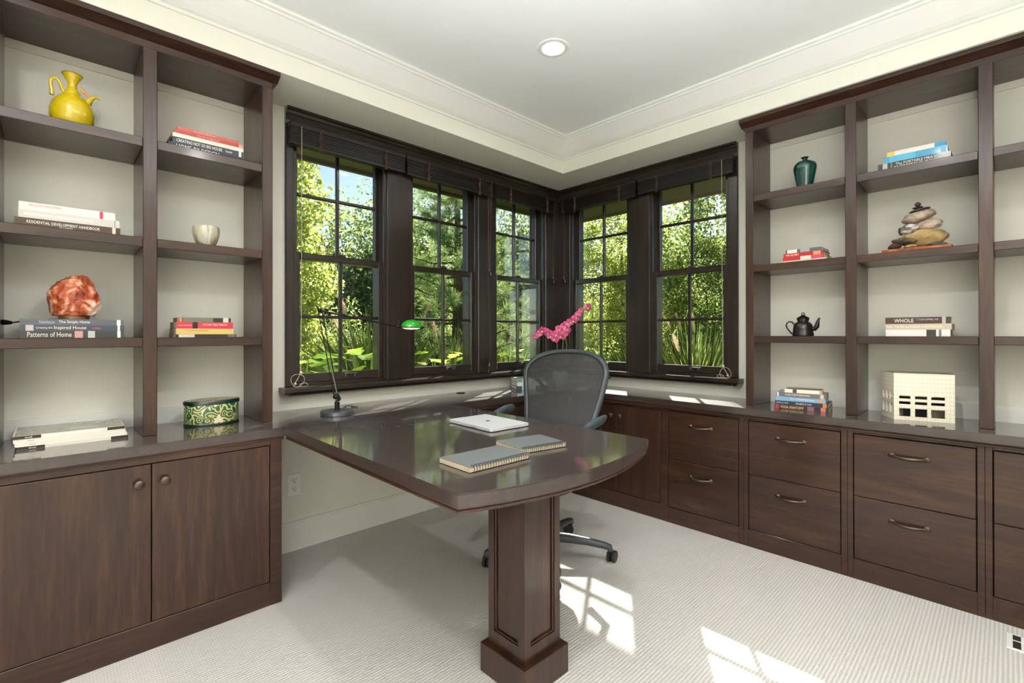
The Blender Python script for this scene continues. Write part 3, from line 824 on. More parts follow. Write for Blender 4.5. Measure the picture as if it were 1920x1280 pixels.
# magazines on the left worktop
mag_pic = plain('magazine_cover_photo', (150, 146, 128), .25, noise=.45, scale=14, coat=.4)
g = 'magazines on the left worktop'
lab = ['bottom magazine of the pile on the left worktop, black spine ends', 'white magazine second from the bottom of the pile on the left worktop', 'white magazine third from the bottom of the pile on the left worktop', 'top magazine of the pile on the left worktop, photo cover']
for k in range(4):
    bands = [(0, .235, (44, 42, 38)), (.83, 1, (44, 42, 38))] if k in (0, 3) else ()
    tx = [('dwell', .1, .16, .5, W_, .5)] if k in (0, 3) else [('dwell', .12, .17, .5, (120, 116, 110), .35)]
    dx, dy = [(0, 0), (-.003, -.004), (-.006, -.008), (-.014, -.010)][k]
    book((.284 + dx, -3.091 + dy, ZC + .0118 * k), H90 + math.radians([1, .6, .2, -.6][k]), .308, .235, .0116, (228, 222, 210), lab[k], g, bands=bands, texts=tx, soft=True, top=mag_pic if k == 3 else None, name='magazine', cat='magazine', pages=paper_w)
# right bookcase
g = 'books on the upper shelf of the right bookcase'
rbook(1.955, 2.257, 2.522, .039, (24, 44, 42), 'very dark green business book with white lettering, bottom of the upper right stack', g, texts=[('The PORTABLE MBA in', .26, .82, .72, W_, .3), ('ENTREPRENEURSHIP', .24, .84, .33, W_, .3)], bands=[(.07, .14, (206, 190, 180)), (.19, .205, (150, 150, 110))])
rbook(1.994, 2.278, 2.511, .030, (64, 160, 204), 'bright blue paperback in the middle of the upper right stack', g, soft=True, bands=[(.1, .52, (92, 186, 222)), (.9, .98, (140, 190, 220))])
rbook(2.024, 2.292, 2.504, .0205, (232, 222, 214), 'white-spined paperback with yellow and blue ends on top of the upper right stack', g, soft=True, bands=[(0, .14, (236, 200, 90)), (.82, 1, (64, 160, 204))], top=plain('red_cover', (176, 60, 44), .4))
g = 'books beside the stacked stones'
rbook(1.556, 1.822, 2.041, .0125, (226, 212, 182), 'thin cream book at the bottom of the stack left of the stacked stones', g, D=.15, soft=True)
rbook(1.5685, 1.832, 2.029, .0195, (196, 44, 48), 'red paperback with a white spine panel, second from the bottom left of the stones', g, D=.15, soft=True, bands=[(.44, .7, (236, 222, 210)), (.72, .95, (214, 80, 100))])
rbook(1.588, 1.836, 2.024, .0205, (192, 26, 30), 'bright red hardback with pale lettering in the stack left of the stones', g, D=.15, texts=[('THE SECRET', .05, .4, .5, W_, .5)], bands=[(.76, .94, (226, 150, 110))])
rbook(1.6085, 1.846, 2.017, .0185, (88, 92, 96), 'grey paperback with a white spine panel on top of the stack left of the stones', g, D=.15, soft=True, bands=[(.05, .33, (232, 226, 218)), (.42, .68, (160, 164, 164))])
g = 'books on the lower shelf of the right bookcase'
rbook(1.156, 2.286, 2.518, .031, (232, 228, 226), 'white book with a black spine panel, bottom of the stack above the building model', g, D=.17, bands=[(.645, .79, (60, 52, 50)), (.83, .87, (120, 120, 130))])
rbook(1.187, 2.284, 2.522, .0275, (196, 182, 160), 'tan paperback in the middle of the stack above the building model', g, D=.17, soft=True, texts=[('THE ART and SCIENCE of NEGOTIATION', .15, .86, .5, (238, 230, 212), .45), ('Raiffa', .03, .11, .5, (238, 230, 212), .4)])
rbook(1.2145, 2.284, 2.514, .031, (66, 40, 36), 'dark brown hardback with wide white lettering on top of the stack above the building model', g, D=.17, texts=[('WHOLE', .15, .46, .5, W_, .55), ('T. COLIN CAMPBELL, PhD', .5, .84, .62, (214, 196, 186), .28)], bands=[(.895, .95, (180, 168, 162))])
g = 'yoga books on the right worktop'
YR = math.radians(6.5)
def yb(dx, dy, z, L, T, rgb, label, dr=0.0, **k):
    return book((1.931 + dx, -.2865 + dy, z), YR + dr, L, k.pop('D', .16), T, rgb, label, g, **k)
yb(0, 0, ZC, .250, .0215, (52, 28, 40), 'dark plum paperback with yellow lettering, bottom of the right worktop stack', texts=[('YOGA ANATOMY', .115, .555, .5, (240, 200, 120), .62)], bands=[(.015, .09, (170, 60, 50)), (.62, .74, (150, 100, 110)), (.86, .945, (206, 120, 100))], soft=True)
yb(0, .002, ZC + .0215, .246, .0215, (34, 50, 72), 'navy paperback second from the bottom of the right worktop stack', texts=[('THE HEART OF YOGA', .4, .7, .5, W_, .5), ('DESIKACHAR', .03, .26, .5, (190, 190, 186), .4)], bands=[(.9, .97, (206, 130, 60))], soft=True)
yb(-.004, .006, ZC + .043, .228, .0235, (132, 172, 206), 'light blue paperback in the middle of the right worktop stack', dr=.02, D=.15, texts=[('The I Ching Made Easy', .29, .78, .5, W_, .45)], bands=[(.87, .94, (206, 150, 110))], soft=True)
yb(-.004, .004, ZC + .0665, .226, .0225, (118, 108, 108), 'grey-brown paperback second from the top of the right worktop stack', dr=.01, D=.15, texts=[('A LIFE WORTH BREATHING', .19, .7, .5, W_, .42)], bands=[(.02, .05, W_), (.9, .97, (200, 200, 200))], soft=True)
yb(.008, .012, ZC + .089, .172, .0185, (236, 226, 210), 'small white-spined paperback on top of the right worktop stack', dr=.06, D=.115, bands=[(.22, .33, (70, 72, 76)), (.93, 1, (206, 160, 90))], soft=True, top=plain('brown_cover', (104, 82, 66), .4, noise=.2, scale=30))
# three books on the corner worktop behind the chair
g = 'books behind the office chair'
def cb(k, z, T, rgb, label, dr=0.0):
    ux, uy = math.cos(math.radians(60)), math.sin(math.radians(60))
    return book((.208 + .12 * ux - .004 * k, -.713 + .12 * uy, z), math.radians(60) + dr, .24 - .02 * (k > 0), .16, T, rgb, label, g, bands=[(.18, .6, (186, 198, 190))], pages=paper_w)
cb(0, ZC, .026, (36, 62, 72), 'dark teal book at the bottom of the stack behind the office chair')
cb(1, ZC + .026, .028, (206, 214, 212), 'pale grey book in the middle of the stack behind the office chair', .05)
cb(2, ZC + .054, .028, (116, 146, 120), 'sage green book on top of the stack behind the office chair', .05)

# ------------------------------------------------------------------ yellow ewer
yel = plain('yellow_glaze', (204, 178, 26), .22, coat=.6, noise=.10, scale=18)
yel_d = plain('ochre_glaze', (150, 116, 40), .4)
r = thing('ewer', (.17, -3.098, 1.955), 'round yellow glazed ewer with handle and spout', 'jug')
c = (.17, -3.098, 1.955)
MB().lathe([(.040, 0), (.044, .004), (.058, .022), (.0675, .052), (.067, .08), (.058, .108), (.042, .130), (.026, .142), (.024, .146)], c, 32).build('body', yel, r, smooth=True)
MB().lathe([(.025, .142), (.0225, .155), (.015, .168), (.0135, .182), (.0155, .192), (.024, .207), (.0315, .222), (.0305, .224), (.022, .210), (.0125, .19)], c, 28, cap=False).build('neck', yel, r, smooth=True)
MB().lathe([(.0312, .2205), (.0325, .2225), (.0312, .2245)], c, 28, cap=False).build('rim', yel_d, r, smooth=True)
yy = lambda a, z: (c[0], c[1] + a, c[2] + z)
MB().tube([yy(-.022, .147), yy(-.03, .160), yy(-.034, .178), yy(-.042, .192), yy(-.053, .194), yy(-.061, .183), yy(-.061, .165), yy(-.058, .146), yy(-.057, .128)], [.0062, .006, .0058, .0058, .0058, .0058, .006, .0064, .008], 10).build('handle', yel, r, smooth=True)
MB().tube([yy(.040, .118), yy(.050, .138), yy(.058, .152), yy(.070, .160), yy(.082, .158)], [.015, .011, .008, .0055, .0042], 12).build('spout', yel, r, smooth=True)
MB().tube([yy(.022, .182), yy(.028, .176), yy(.033, .166), yy(.040, .164), yy(.046, .156)], [.003, .005, .0062, .0048, .003], 8).build('lizard_ornament', plain('orange_glaze', (206, 140, 50), .35, noise=.3, scale=90), r, smooth=True)
# ------------------------------------------------------------------ small ceramic bowl
def streaked(name, stops, sc=(30, 30, 5), rough=.35, coat=.3):
    m, nt, b = new_mat(name)
    tc = N(nt, 'ShaderNodeTexCoord'); mp = N(nt, 'ShaderNodeMapping'); mp.inputs['Scale'].default_value = sc
    nt.links.new(tc.outputs['Object'], mp.inputs[0])
    no = N(nt, 'ShaderNodeTexNoise', Scale=1.0, Detail=5.0, Distortion=.8); nt.links.new(mp.outputs[0], no.inputs['Vector'])
    rp = ramp(nt, stops); nt.links.new(no.outputs['Fac'], rp.inputs[0]); nt.links.new(rp.outputs[0], b.inputs['Base Color'])
    b.inputs['Roughness'].default_value = rough; b.inputs['Coat Weight'].default_value = coat
    return m
bowl_m = streaked('dripped_celadon_glaze', [(.34, lin(86, 80, 66)), (.44, lin(168, 152, 122)), (.55, lin(190, 186, 166)), (.7, lin(206, 204, 190))], (46, 46, 7))
o = MB().lathe([(.026, 0), (.030, .002), (.041, .022), (.050, .050), (.0535, .072), (.0525, .088), (.050, .094), (.048, .092), (.050, .074), (.046, .048), (.036, .020), (0, .010)], (.20, -2.656, 1.556), 36, mod=lambda a: 1 + .02 * math.sin(2 * a + .5)).build('bowl', bowl_m, None, True, loc=(.20, -2.656, 1.556))
tag(o, 'small streaked grey-beige ceramic cup bowl on the left bookcase', 'bowl')
# ------------------------------------------------------------------ salt lamp
salt, nt, b = new_mat('himalayan_salt')
tc = N(nt, 'ShaderNodeTexCoord'); no = N(nt, 'ShaderNodeTexNoise', Scale=16.0, Detail=7.0, Distortion=1.4)
nt.links.new(tc.outputs['Object'], no.inputs['Vector'])
rp = ramp(nt, [(.36, lin(128, 50, 26)), (.46, lin(178, 86, 50)), (.54, lin(212, 140, 106)), (.64, lin(232, 206, 188))])
nt.links.new(no.outputs['Fac'], rp.inputs[0]); nt.links.new(rp.outputs[0], b.inputs['Base Color'])
b.inputs['Roughness'].default_value = .42; b.inputs['Subsurface Weight'].default_value = .12; b.inputs['Subsurface Radius'].default_value = (.03, .012, .006); b.inputs['Subsurface Scale'].default_value = .5
bu = N(nt, 'ShaderNodeBump', Strength=.5, Distance=.006); nt.links.new(no.outputs['Fac'], bu.inputs['Height']); nt.links.new(bu.outputs[0], b.inputs['Normal'])
r = thing('salt_lamp', (.155, -3.092, 1.2265), 'orange rock salt lamp on a round wooden foot', 'lamp')
c = (.155, -3.092, 1.2265)
MB().lathe([(.044, 0), (.046, .002), (.046, .012), (.043, .015)], c, 28).build('wooden_foot', wood('light_brown_wood', 'y', (.10, .04, .015), (.2, .09, .035), (.3, .15, .06)), r, smooth=True)
rs = random.Random(5)
pl = []
for k in range(26):
    d = Vector((rs.gauss(0, 1), rs.gauss(0, 1), rs.gauss(0, 1))).normalized()
    pl.append((d, rs.uniform(.80, 1.0)))
pl += [(Vector((.8, -.3, -.5)).normalized(), .80), (Vector((.72, .42, .5)).normalized(), .78), (Vector((.5, -.6, .6)).normalized(), .84), (Vector((0, .95, .35)).normalized(), .84)]
def rock_fn(d):
    k = 1.0
    for n_, h in pl:
        q = d.dot(n_)
        if q > .05: k = min(k, h / q)
    if d.z < -.2: k = min(k, .60 / -d.z)
    return max(.5, k) * (1 + .02 * math.sin(d.x * 17 + d.z * 13) + .015 * math.sin(d.y * 29))
MB().ell((c[0], c[1] + .002, c[2] + .015 + .0625), (.072, .083, .104), 40, 30, fn=rock_fn).build('salt_crystal', salt, r, smooth=False)
m = MB().tube([(.11, -3.10, 1.228), (.06, -3.16, 1.229), (.06, -3.235, 1.22), (.10, -3.262, 1.214), (.14, -3.266, 1.212)], .003, 6)
cordo = m.build('power_cord', black_metal, r, smooth=True)
MB().tube([(.125, -3.268, 1.212), (.14, -3.265, 1.213), (.15, -3.278, 1.214), (.155, -3.286, 1.214)], [.004, .007, .010, .010], 8).build('inline_switch', black_metal, cordo, smooth=True)
# ------------------------------------------------------------------ oval green tin
def brocade():
    """green brocade with gold scrollwork"""
    m, nt, b = new_mat('green_gold_brocade')
    tc = N(nt, 'ShaderNodeTexCoord')
    no = N(nt, 'ShaderNodeTexNoise', Scale=14.0, Detail=1.0)
    nt.links.new(tc.outputs['Object'], no.inputs['Vector'])
    mxv = N(nt, 'ShaderNodeVectorMath', operation='MULTIPLY_ADD'); mxv.inputs[1].default_value = (.045, .045, .045)
    nt.links.new(no.outputs['Color'], mxv.inputs[0]); nt.links.new(tc.outputs['Object'], mxv.inputs[2])
    vo = N(nt, 'ShaderNodeTexVoronoi', Scale=34.0); vo.feature = 'F1'
    nt.links.new(mxv.outputs[0], vo.inputs['Vector'])
    mu = N(nt, 'ShaderNodeMath', operation='MULTIPLY'); mu.inputs[1].default_value = 21.0
    nt.links.new(vo.outputs['Distance'], mu.inputs[0])
    si = N(nt, 'ShaderNodeMath', operation='SINE'); nt.links.new(mu.outputs[0], si.inputs[0])
    rp = ramp(nt, [(.0, lin(6, 84, 62)), (.50, lin(10, 104, 74)), (.60, lin(150, 132, 66)), (.9, lin(214, 196, 130))])
    mr = N(nt, 'ShaderNodeMapRange'); mr.inputs[1].default_value = -1; mr.inputs[2].default_value = 1
    nt.links.new(si.outputs[0], mr.inputs[0]); nt.links.new(mr.outputs[0], rp.inputs[0]); nt.links.new(rp.outputs[0], b.inputs['Base Color'])
    b.inputs['Roughness'].default_value = .35; b.inputs['Coat Weight'].default_value = .4
    return m
r = thing('brocade_box', (.165, -2.625, ZC), 'oval green and gold brocade box with lid on the left worktop', 'box')
c = (.165, -2.625, ZC)
bro = brocade(); dkg = plain('dark_green_band', (10, 38, 30), .3, coat=.5)
sx = .64
MB().lathe([(.106, 0), (.108, .003), (.108, .094), (.106, .096)], c, 56, sx=sx).build('body', bro, r, smooth=True)
MB().lathe([(.1083, .0), (.1098, .002), (.1098, .008), (.1083, .010)], c, 56, sx=sx, cap=False).build('bottom_band', dkg, r, smooth=True)
lid = MB().lathe([(.108, .092), (.1115, .094), (.1115, .106), (.108, .110), (.100, .1105), (.04, .112), (0, .112)], c, 56, sx=sx).build('lid', dkg, r, smooth=True)
MB().lathe([(.099, .1108), (.04, .1124), (0, .1124)], c, 56, sx=sx, cap=False).build('lid_panel', streaked('gold_brocade', [(.35, lin(20, 60, 44)), (.5, lin(120, 100, 52)), (.65, lin(196, 170, 110))], (60, 60, 60)), lid, smooth=True)
# white lotus motif on the front
mot = MB()
def petal(a0, z0, ang, L, w):
    pts = []
    for t in np.linspace(0, 1, 7):
        pts.append((t * L, w * math.sin(PI * min(1, t * 1.0)) ** .8))
    P = [(u, v) for u, v in pts] + [(u, -v) for u, v in pts[::-1][1:-1]]
    q = []
    for u, v in P:
        a_, z_ = a0 + u * math.sin(ang) + v * math.cos(ang), z0 + u * math.cos(ang) - v * math.sin(ang)
        th = a_ / .108
        q.append((c[0] + .1088 * sx * math.cos(th), c[1] + .1088 * math.sin(th), c[2] + z_))
    mot.add(q, [tuple(range(len(q)))])
for ang, L, w in ((0, .036, .008), (-.75, .026, .007), (.75, .026, .007), (-1.5, .022, .006), (1.5, .022, .006)): petal(.012, .014, ang, L, w)
mot.build('lotus_motif', plain('pale_gold', (226, 216, 176), .4), r)

# ------------------------------------------------------------------ teal vase
teal = streaked('teal_glaze', [(.3, lin(16, 46, 44)), (.5, lin(28, 78, 72)), (.7, lin(62, 108, 92))], (14, 14, 8), .14, .8)
o = MB().lathe([(.034, 0), (.036, .003), (.040, .03), (.048, .075), (.0555, .115), (.0565, .130), (.052, .145), (.038, .157), (.020, .163), (.0125, .168), (.012, .174), (.018, .181), (.020, .183), (.018, .184), (.010, .176)], (1.923, -.17, 1.955), 48, mod=lambda a: 1 + .02 * math.cos(6 * a)).build('vase', teal, None, True, loc=(1.923, -.17, 1.955))
tag(o, 'small dark teal glazed vase with narrow neck on the right bookcase', 'vase')
# ------------------------------------------------------------------ black teapot
iron = plain('black_clay', (36, 31, 28), .32, .25, noise=.2, scale=30, coat=.25)
c = Vector((1.912, -.17, 1.156))
r = thing('teapot', c, 'small black lobed teapot on the right bookcase', 'teapot')
six = lambda a: 1 - .035 * abs(math.sin(3 * a)) ** .5
MB().lathe([(.050, 0), (.0535, .003), (.0535, .010), (.0515, .016), (.0495, .040), (.046, .062), (.036, .074), (.0275, .079), (.0265, .085)], c, 48, mod=six).build('body', iron, r, smooth=True)
lid = MB().lathe([(.0265, .084), (.029, .086), (.030, .092), (.0295, .0955), (.032, .097), (.030, .100), (.018, .108), (.009, .114), (.006, .117), (0, .118)], c, 32).build('lid', iron, r, smooth=True)
ring = [(c.x + .007 * math.cos(t), c.y, c.z + .1205 + .007 * math.sin(t)) for t in np.linspace(0, 2 * PI, 15)[:-1]]
MB().tube(ring, .0025, 8, closed=True).build('knob', iron, lid, smooth=True)
hp = [(-.044, .066), (-.055, .078), (-.068, .080), (-.080, .072), (-.084, .058), (-.078, .042), (-.066, .026), (-.054, .012)]
MB().tube([(c.x + a, c.y, c.z + z) for a, z in hp], [.005, .0045, .004, .004, .004, .004, .004, .005], 8).build('handle', iron, r, smooth=True)
sp = [(.040, .044), (.056, .040), (.066, .052), (.070, .072), (.074, .088), (.079, .098)]
MB().tube([(c.x + a, c.y, c.z + z) for a, z in sp], [.012, .0135, .013, .0095, .0062, .0055], 12).build('spout', iron, r, smooth=True)
# ------------------------------------------------------------------ stacked stones
def stone_mat(name, a, b_, c_, sc=14):
    return streaked(name, [(.34, lin(*a)), (.5, lin(*b_)), (.66, lin(*c_))], (sc, sc, sc * 1.6), .75, 0)
sm = {'tan': stone_mat('tan_stone', (110, 84, 44), (168, 140, 92), (204, 180, 134)), 'slate': stone_mat('slate_stone', (44, 42, 40), (70, 66, 60), (96, 90, 82)),
      'pink': stone_mat('pinkish_stone', (142, 122, 108), (178, 158, 142), (198, 182, 168), 30), 'grey': stone_mat('veined_grey_stone', (60, 58, 58), (122, 112, 104), (226, 220, 212), 24),
      'brown': stone_mat('brown_stone', (52, 36, 26), (84, 60, 44), (112, 84, 62)), 'olive': stone_mat('olive_stone', (70, 62, 46), (104, 94, 74), (128, 116, 92))}
r = thing('stacked_stones', (2.40, -.17, 1.556), 'stacked stones sculpture on a reddish slab on the right bookcase', 'sculpture')
slabm = stone_mat('red_stone_slab', (120, 66, 40), (158, 92, 58), (184, 120, 84), 20)
m = MB().prism([(2.272, -.245), (2.30, -.255), (2.40, -.248), (2.522, -.25), (2.528, -.12), (2.50, -.095), (2.36, -.10), (2.285, -.105), (2.262, -.15)], 1.556, 1.573, 'z'); m.build('slab', slabm, r)
m = MB().prism([(2.235, -.235), (2.30, -.225), (2.31, -.15), (2.262, -.13), (2.24, -.16)], 1.5562, 1.562, 'z'); m.build('slab_flake', sm['brown'], r)
def stone(cx, cz, hw, hh, hd, kind, tilt=0.0, dy=0.0, seed=0):
    rs = random.Random(seed)
    ks = [(rs.uniform(2, 5), rs.uniform(0, 6), rs.uniform(.03, .07)) for _ in range(4)]
    pls = [(Vector((rs.gauss(0, 1), rs.gauss(0, 1), rs.gauss(0, .6))).normalized(), rs.uniform(.82, .97)) for _ in range(7)]
    def fn(d):
        k = 1.0
        for n_, h in pls:
            q = d.dot(n_)
            if q > .1: k = min(k, h / q)
        return k * (1 + sum(a * math.sin(f * (d.x + d.y * .7 + d.z * 1.3) + p) for f, p, a in ks) * .6)
    MB().ell((2.39 + cx, -.172 + dy, cz), (hw, hd, hh), 20, 12, M=Matrix.Rotation(-tilt, 3, 'Y'), fn=fn).build('stone', sm[kind], r, smooth=True)
X = lambda z: (z - 805) / 9.844 / 509
Zz = lambda z: 1.574 + (1060 - z) / 9.846 / 391 + (0)
stone(X(430), 1.590, .027, .0165, .028, 'brown', .1, -.03, 1)
stone(X(740), 1.583, .024, .010, .022, 'tan', 0, -.045, 2)
stone(X(1230), 1.583, .032, .010, .03, 'slate', -.05, -.03, 3)
stone(X(960), 1.622, .092, .046, .055, 'tan', .04, .012, 4)
stone(X(630), 1.612, .050, .0185, .036, 'olive', -.06, -.025, 5)
stone(X(700), 1.670, .034, .027, .032, 'grey', .1, -.01, 6)
stone(X(530), 1.668, .010, .020, .016, 'brown', .1, .01, 7)
stone(X(1060), 1.685, .050, .025, .036, 'pink', .10, .005, 8)
stone(X(870), 1.727, .066, .026, .042, 'pink', .24, 0, 9)
stone(X(890), 1.7585, .042, .0075, .028, 'slate', .17, 0, 10)
stone(X(855), 1.7705, .021, .005, .018, 'slate', .08, 0, 11)
stone(X(855), 1.786, .0125, .0115, .012, 'brown', .1, 0, 12)
# ------------------------------------------------------------------ gridded building model
def grid_mat():
    m, nt, b = new_mat('cream_gridded_board')
    tc = N(nt, 'ShaderNodeTexCoord'); sep = N(nt, 'ShaderNodeSeparateXYZ'); nt.links.new(tc.outputs['Object'], sep.inputs[0])
    fac = None
    def line(src, pitch):
        d = N(nt, 'ShaderNodeMath', operation='MULTIPLY'); d.inputs[1].default_value = 1 / pitch; nt.links.new(src, d.inputs[0])
        f = N(nt, 'ShaderNodeMath', operation='FRACT'); nt.links.new(d.outputs[0], f.inputs[0])
        g_ = N(nt, 'ShaderNodeMath', operation='LESS_THAN'); g_.inputs[1].default_value = .055; nt.links.new(f.outputs[0], g_.inputs[0])
        return g_
    s = N(nt, 'ShaderNodeMath', operation='ADD'); nt.links.new(sep.outputs[0], s.inputs[0]); nt.links.new(sep.outputs[1], s.inputs[1])
    a = line(s.outputs[0], .0134); b2 = line(sep.outputs[2], .0195)
    mx = N(nt, 'ShaderNodeMath', operation='MAXIMUM'); nt.links.new(a.outputs[0], mx.inputs[0]); nt.links.new(b2.outputs[0], mx.inputs[1])
    rp = ramp(nt, [(0, lin(234, 226, 206)), (1, lin(188, 178, 156))]); nt.links.new(mx.outputs[0], rp.inputs[0]); nt.links.new(rp.outputs[0], b.inputs['Base Color'])
    b.inputs['Roughness'].default_value = .6
    return m
gm = grid_mat()
MR = math.radians(15)
r = thing('building_model', (2.321, -.281, ZC), 'cream gridded architectural building model with square windows', 'model', rz=MR)
FW, HH, TH = .218, .220, .010
def holes(m, w, rects, y0, y1, z1, x0=0.0):
    """wall plate in the xz plane with rectangular openings laid out on a column grid"""
    xs = sorted({x0, x0 + w} | {q for a in rects for q in a[:2]})
    zs = sorted({0, z1} | {q for a in rects for q in a[2:]})
    for i in range(len(xs) - 1):
        for j in range(len(zs) - 1):
            xm, zm = (xs[i] + xs[i + 1]) / 2, (zs[j] + zs[j + 1]) / 2
            if any(a[0] < xm < a[1] and a[2] < zm < a[3] for a in rects): continue
            m.box(xs[i], xs[i + 1], y0, y1, zs[j], zs[j + 1])
cols = [(.020, .062), (.078, .122), (.136, .184)]
rects = [(a, b_, z0, z1) for a, b_ in cols for z0, z1 in ((.018, .056), (.075, .089), (.101, .115))]
m = MB(); holes(m, FW, rects, 0, TH, HH); m.build('front_wall', gm, r, local=True)
# left wall runs back at an angle; its own frame
Ms = Matrix.Translation((0, 0, 0)) @ Matrix.Rotation(math.radians(103), 4, 'Z')
m = MB(Ms); holes(m, .145, [(a, b_, z0, z1) for a, b_ in ((.018, .045), (.058, .085), (.098, .125)) for z0, z1 in ((.03, .075), (.092, .13))], -TH, 0, HH); m.build('left_wall', gm, r, local=True)
m = MB().box(FW - TH, FW, TH, .14, 0, HH).box(-.025, FW, .14, .15, 0, HH); m.build('rear_walls', gm, r, local=True)
m = MB().prism([(.0, .002), (FW, .002), (FW, .148), (-.03, .145)], HH - .006, HH, 'z'); m.build('roof', plain('model_roof', (176, 160, 128), .7, noise=.1), r, local=True)
m = MB().prism([(.0, .012), (FW - .01, .012), (FW - .01, .138), (-.02, .138)], .066, .070, 'z').prism([(.0, .012), (FW - .01, .012), (FW - .01, .138), (-.02, .138)], .0945, .0975, 'z'); m.build('floor_plate', plain('model_floor', (150, 108, 70), .7), r, local=True)
m = MB().box(.05, .15, .09, .10, .002, .064); m.build('inner_partition', plain('model_dark', (40, 40, 48), .7), r, local=True)

# ================================================================== THINGS ON THE DESK
# ------------------------------------------------------------------ lamp
c = Vector((.335, -2.112, ZC))
lamp_blk = plain('lamp_black', (26, 26, 28), .35, .5)
r = thing('desk_lamp', c, 'black balanced-arm desk lamp with small green glass shade', 'desk lamp')
MB().lathe([(.078, 0), (.080, .002), (.080, .019), (.077, .022), (.030, .0235), (0, .0235)], c, 48).build('base', plain('lamp_base_grey', (110, 112, 118), .28, .7), r, smooth=True)
st = MB().lathe([(.0125, .0235), (.0125, .062), (.009, .066), (.008, .074)], c, 16).build('stem', lamp_blk, r, smooth=True)
J1 = c + Vector((.004, -.006, .092)); E = Vector((.345, -2.203, 1.285)); T_ = Vector((.345, -1.772, 1.212))
m = MB().ell(J1, (.015, .018, .014), 14, 10).ell(J1 + Vector((.0, .014, -.012)), (.010, .010, .012), 12, 8)
m.tube([J1 + Vector((-.02, 0, 0)), J1 + Vector((.02, 0, 0))], .006, 10)
m.build('lower_joint', lamp_blk, st, smooth=True)
d = (E - J1); side = Vector((0, .9, .15)).normalized()
m = MB()
for o_, q in ((-.010, 0), (.010, 0)): m.tube([J1 + side * o_, E + side * o_ * .9], .0027, 8)
lo = m.build('lower_arm', lamp_blk, r, smooth=True)
MB().tube([J1 + side * .0 + Vector((.006, 0, .02)), J1 + d * .4 + Vector((.006, 0, 0))], .0042, 8).build('spring', nickel, lo, smooth=True)
m = MB().ell(E, (.010, .013, .012), 12, 8).tube([E + Vector((-.004, -.018, .022)), E + Vector((0, .012, -.012))], .003, 8).tube([E + Vector((-.014, 0, 0)), E + Vector((.014, 0, 0))], .006, 10)
m.build('elbow', lamp_blk, r, smooth=True)
u = (T_ - E)
m = MB().tube([E, T_], .0046, 8).tube([E + Vector((0, .025, .012)), E + u * .32 + Vector((0, 0, .004))], .002, 6)
m.build('upper_arm', lamp_blk, r, smooth=True)
hc = Vector((.345, -1.683, 1.207))
m = MB().ell(T_ + Vector((0, .006, 0)), (.009, .014, .010), 12, 8).tube([T_ + Vector((0, .01, .002)), T_ + Vector((0, .012, .026))], .003, 8).ell(T_ + Vector((0, .012, .028)), (.005, .007, .006), 10, 6).tube([T_ + Vector((0, .012, .010)), hc + Vector((0, -.062, .004))], .0045, 8)
m.build('head_joint', lamp_blk, r, smooth=True)
green = new_mat('green_glass_shade'); gm_, nt, b = green
b.inputs['Base Color'].default_value = (*lin(20, 150, 20), 1); b.inputs['Roughness'].default_value = .08; b.inputs['Coat Weight'].default_value = .8
b.inputs['Transmission Weight'].default_value = .25; b.inputs['Emission Color'].default_value = (*lin(20, 150, 20), 1); b.inputs['Emission Strength'].default_value = .25
sh = MB().lathe([(.060, 0), (.0585, .010), (.051, .024), (.036, .036), (.018, .042), (0, .043), ], hc, 32, sx=.8, cap=False).build('shade', gm_, r, smooth=True)
MB().lathe([(.058, -.004), (.064, -.004), (.064, .001), (.058, .001)], hc, 32, sx=.8, cap=False).build('shade_rim', lamp_blk, sh, smooth=True)
MB().tube([hc + Vector((0, .058, -.002)), hc + Vector((0, .082, -.001))], .005, 8).build('shade_handle', lamp_blk, sh, smooth=True)
glow, nt, b = new_mat('warm_bulb'); b.inputs['Base Color'].default_value = (.9, .7, .6, 1); b.inputs['Emission Color'].default_value = (1, .68, .50, 1); b.inputs['Emission Strength'].default_value = 1.3
MB().lathe([(0, -.012), (.03, -.010), (.048, -.006), (.055, -.002)], hc, 28, sx=.8, cap=False).build('bulb_diffuser', glow, sh, smooth=True)
m = MB().tube([(.29, -2.06, ZC + .006), (.25, -2.03, ZC + .016), (.20, -2.0, ZC + .018), (.16, -1.99, ZC + .008), (.13, -1.985, ZC + .003)], .0022, 6).tube([(.20, -2.0, ZC + .018), (.18, -1.96, ZC + .012), (.15, -1.95, ZC + .003), (.19, -1.93, ZC + .003)], .0022, 6)
m.build('power_cord', lamp_blk, r, smooth=True)
# ------------------------------------------------------------------ laptop
alu = plain('silver_aluminium', (222, 222, 224), .4, .25)
ltr = math.radians(-3)
r = thing('laptop', (1.067, -1.737, ZC), 'closed silver laptop on the desk', 'laptop', rz=ltr)
def rrect(w, h, rad, n=5):
    P = []
    for cx_, cy_, a0_ in ((w / 2 - rad, h / 2 - rad, 0), (-w / 2 + rad, h / 2 - rad, PI / 2), (-w / 2 + rad, -h / 2 + rad, PI), (w / 2 - rad, -h / 2 + rad, 1.5 * PI)):
        P += [(cx_ + rad * math.cos(a0_ + k * PI / 2 / n), cy_ + rad * math.sin(a0_ + k * PI / 2 / n)) for k in range(n + 1)]
    return P
bs = MB().prism(rrect(.300, .205, .008), .0015, .0035, 'z').prism(rrect(.312, .217, .010), .0035, .0098, 'z').build('base', alu, r, local=True)
m = MB()
for k in range(3): m.box(.02 + k * .014, .03 + k * .014, -.1088, -.1082, .0058, .0078)
m.build('ports', slot, bs, local=True)
MB().prism(rrect(.28, .19, .01), 0, .0015, 'z').build('feet', black_metal, r, local=True)
lid = MB().prism(rrect(.312, .217, .010), .0104, .0148, 'z').prism(rrect(.308, .213, .009), .0148, .0153, 'z').build('lid', alu, r, local=True)
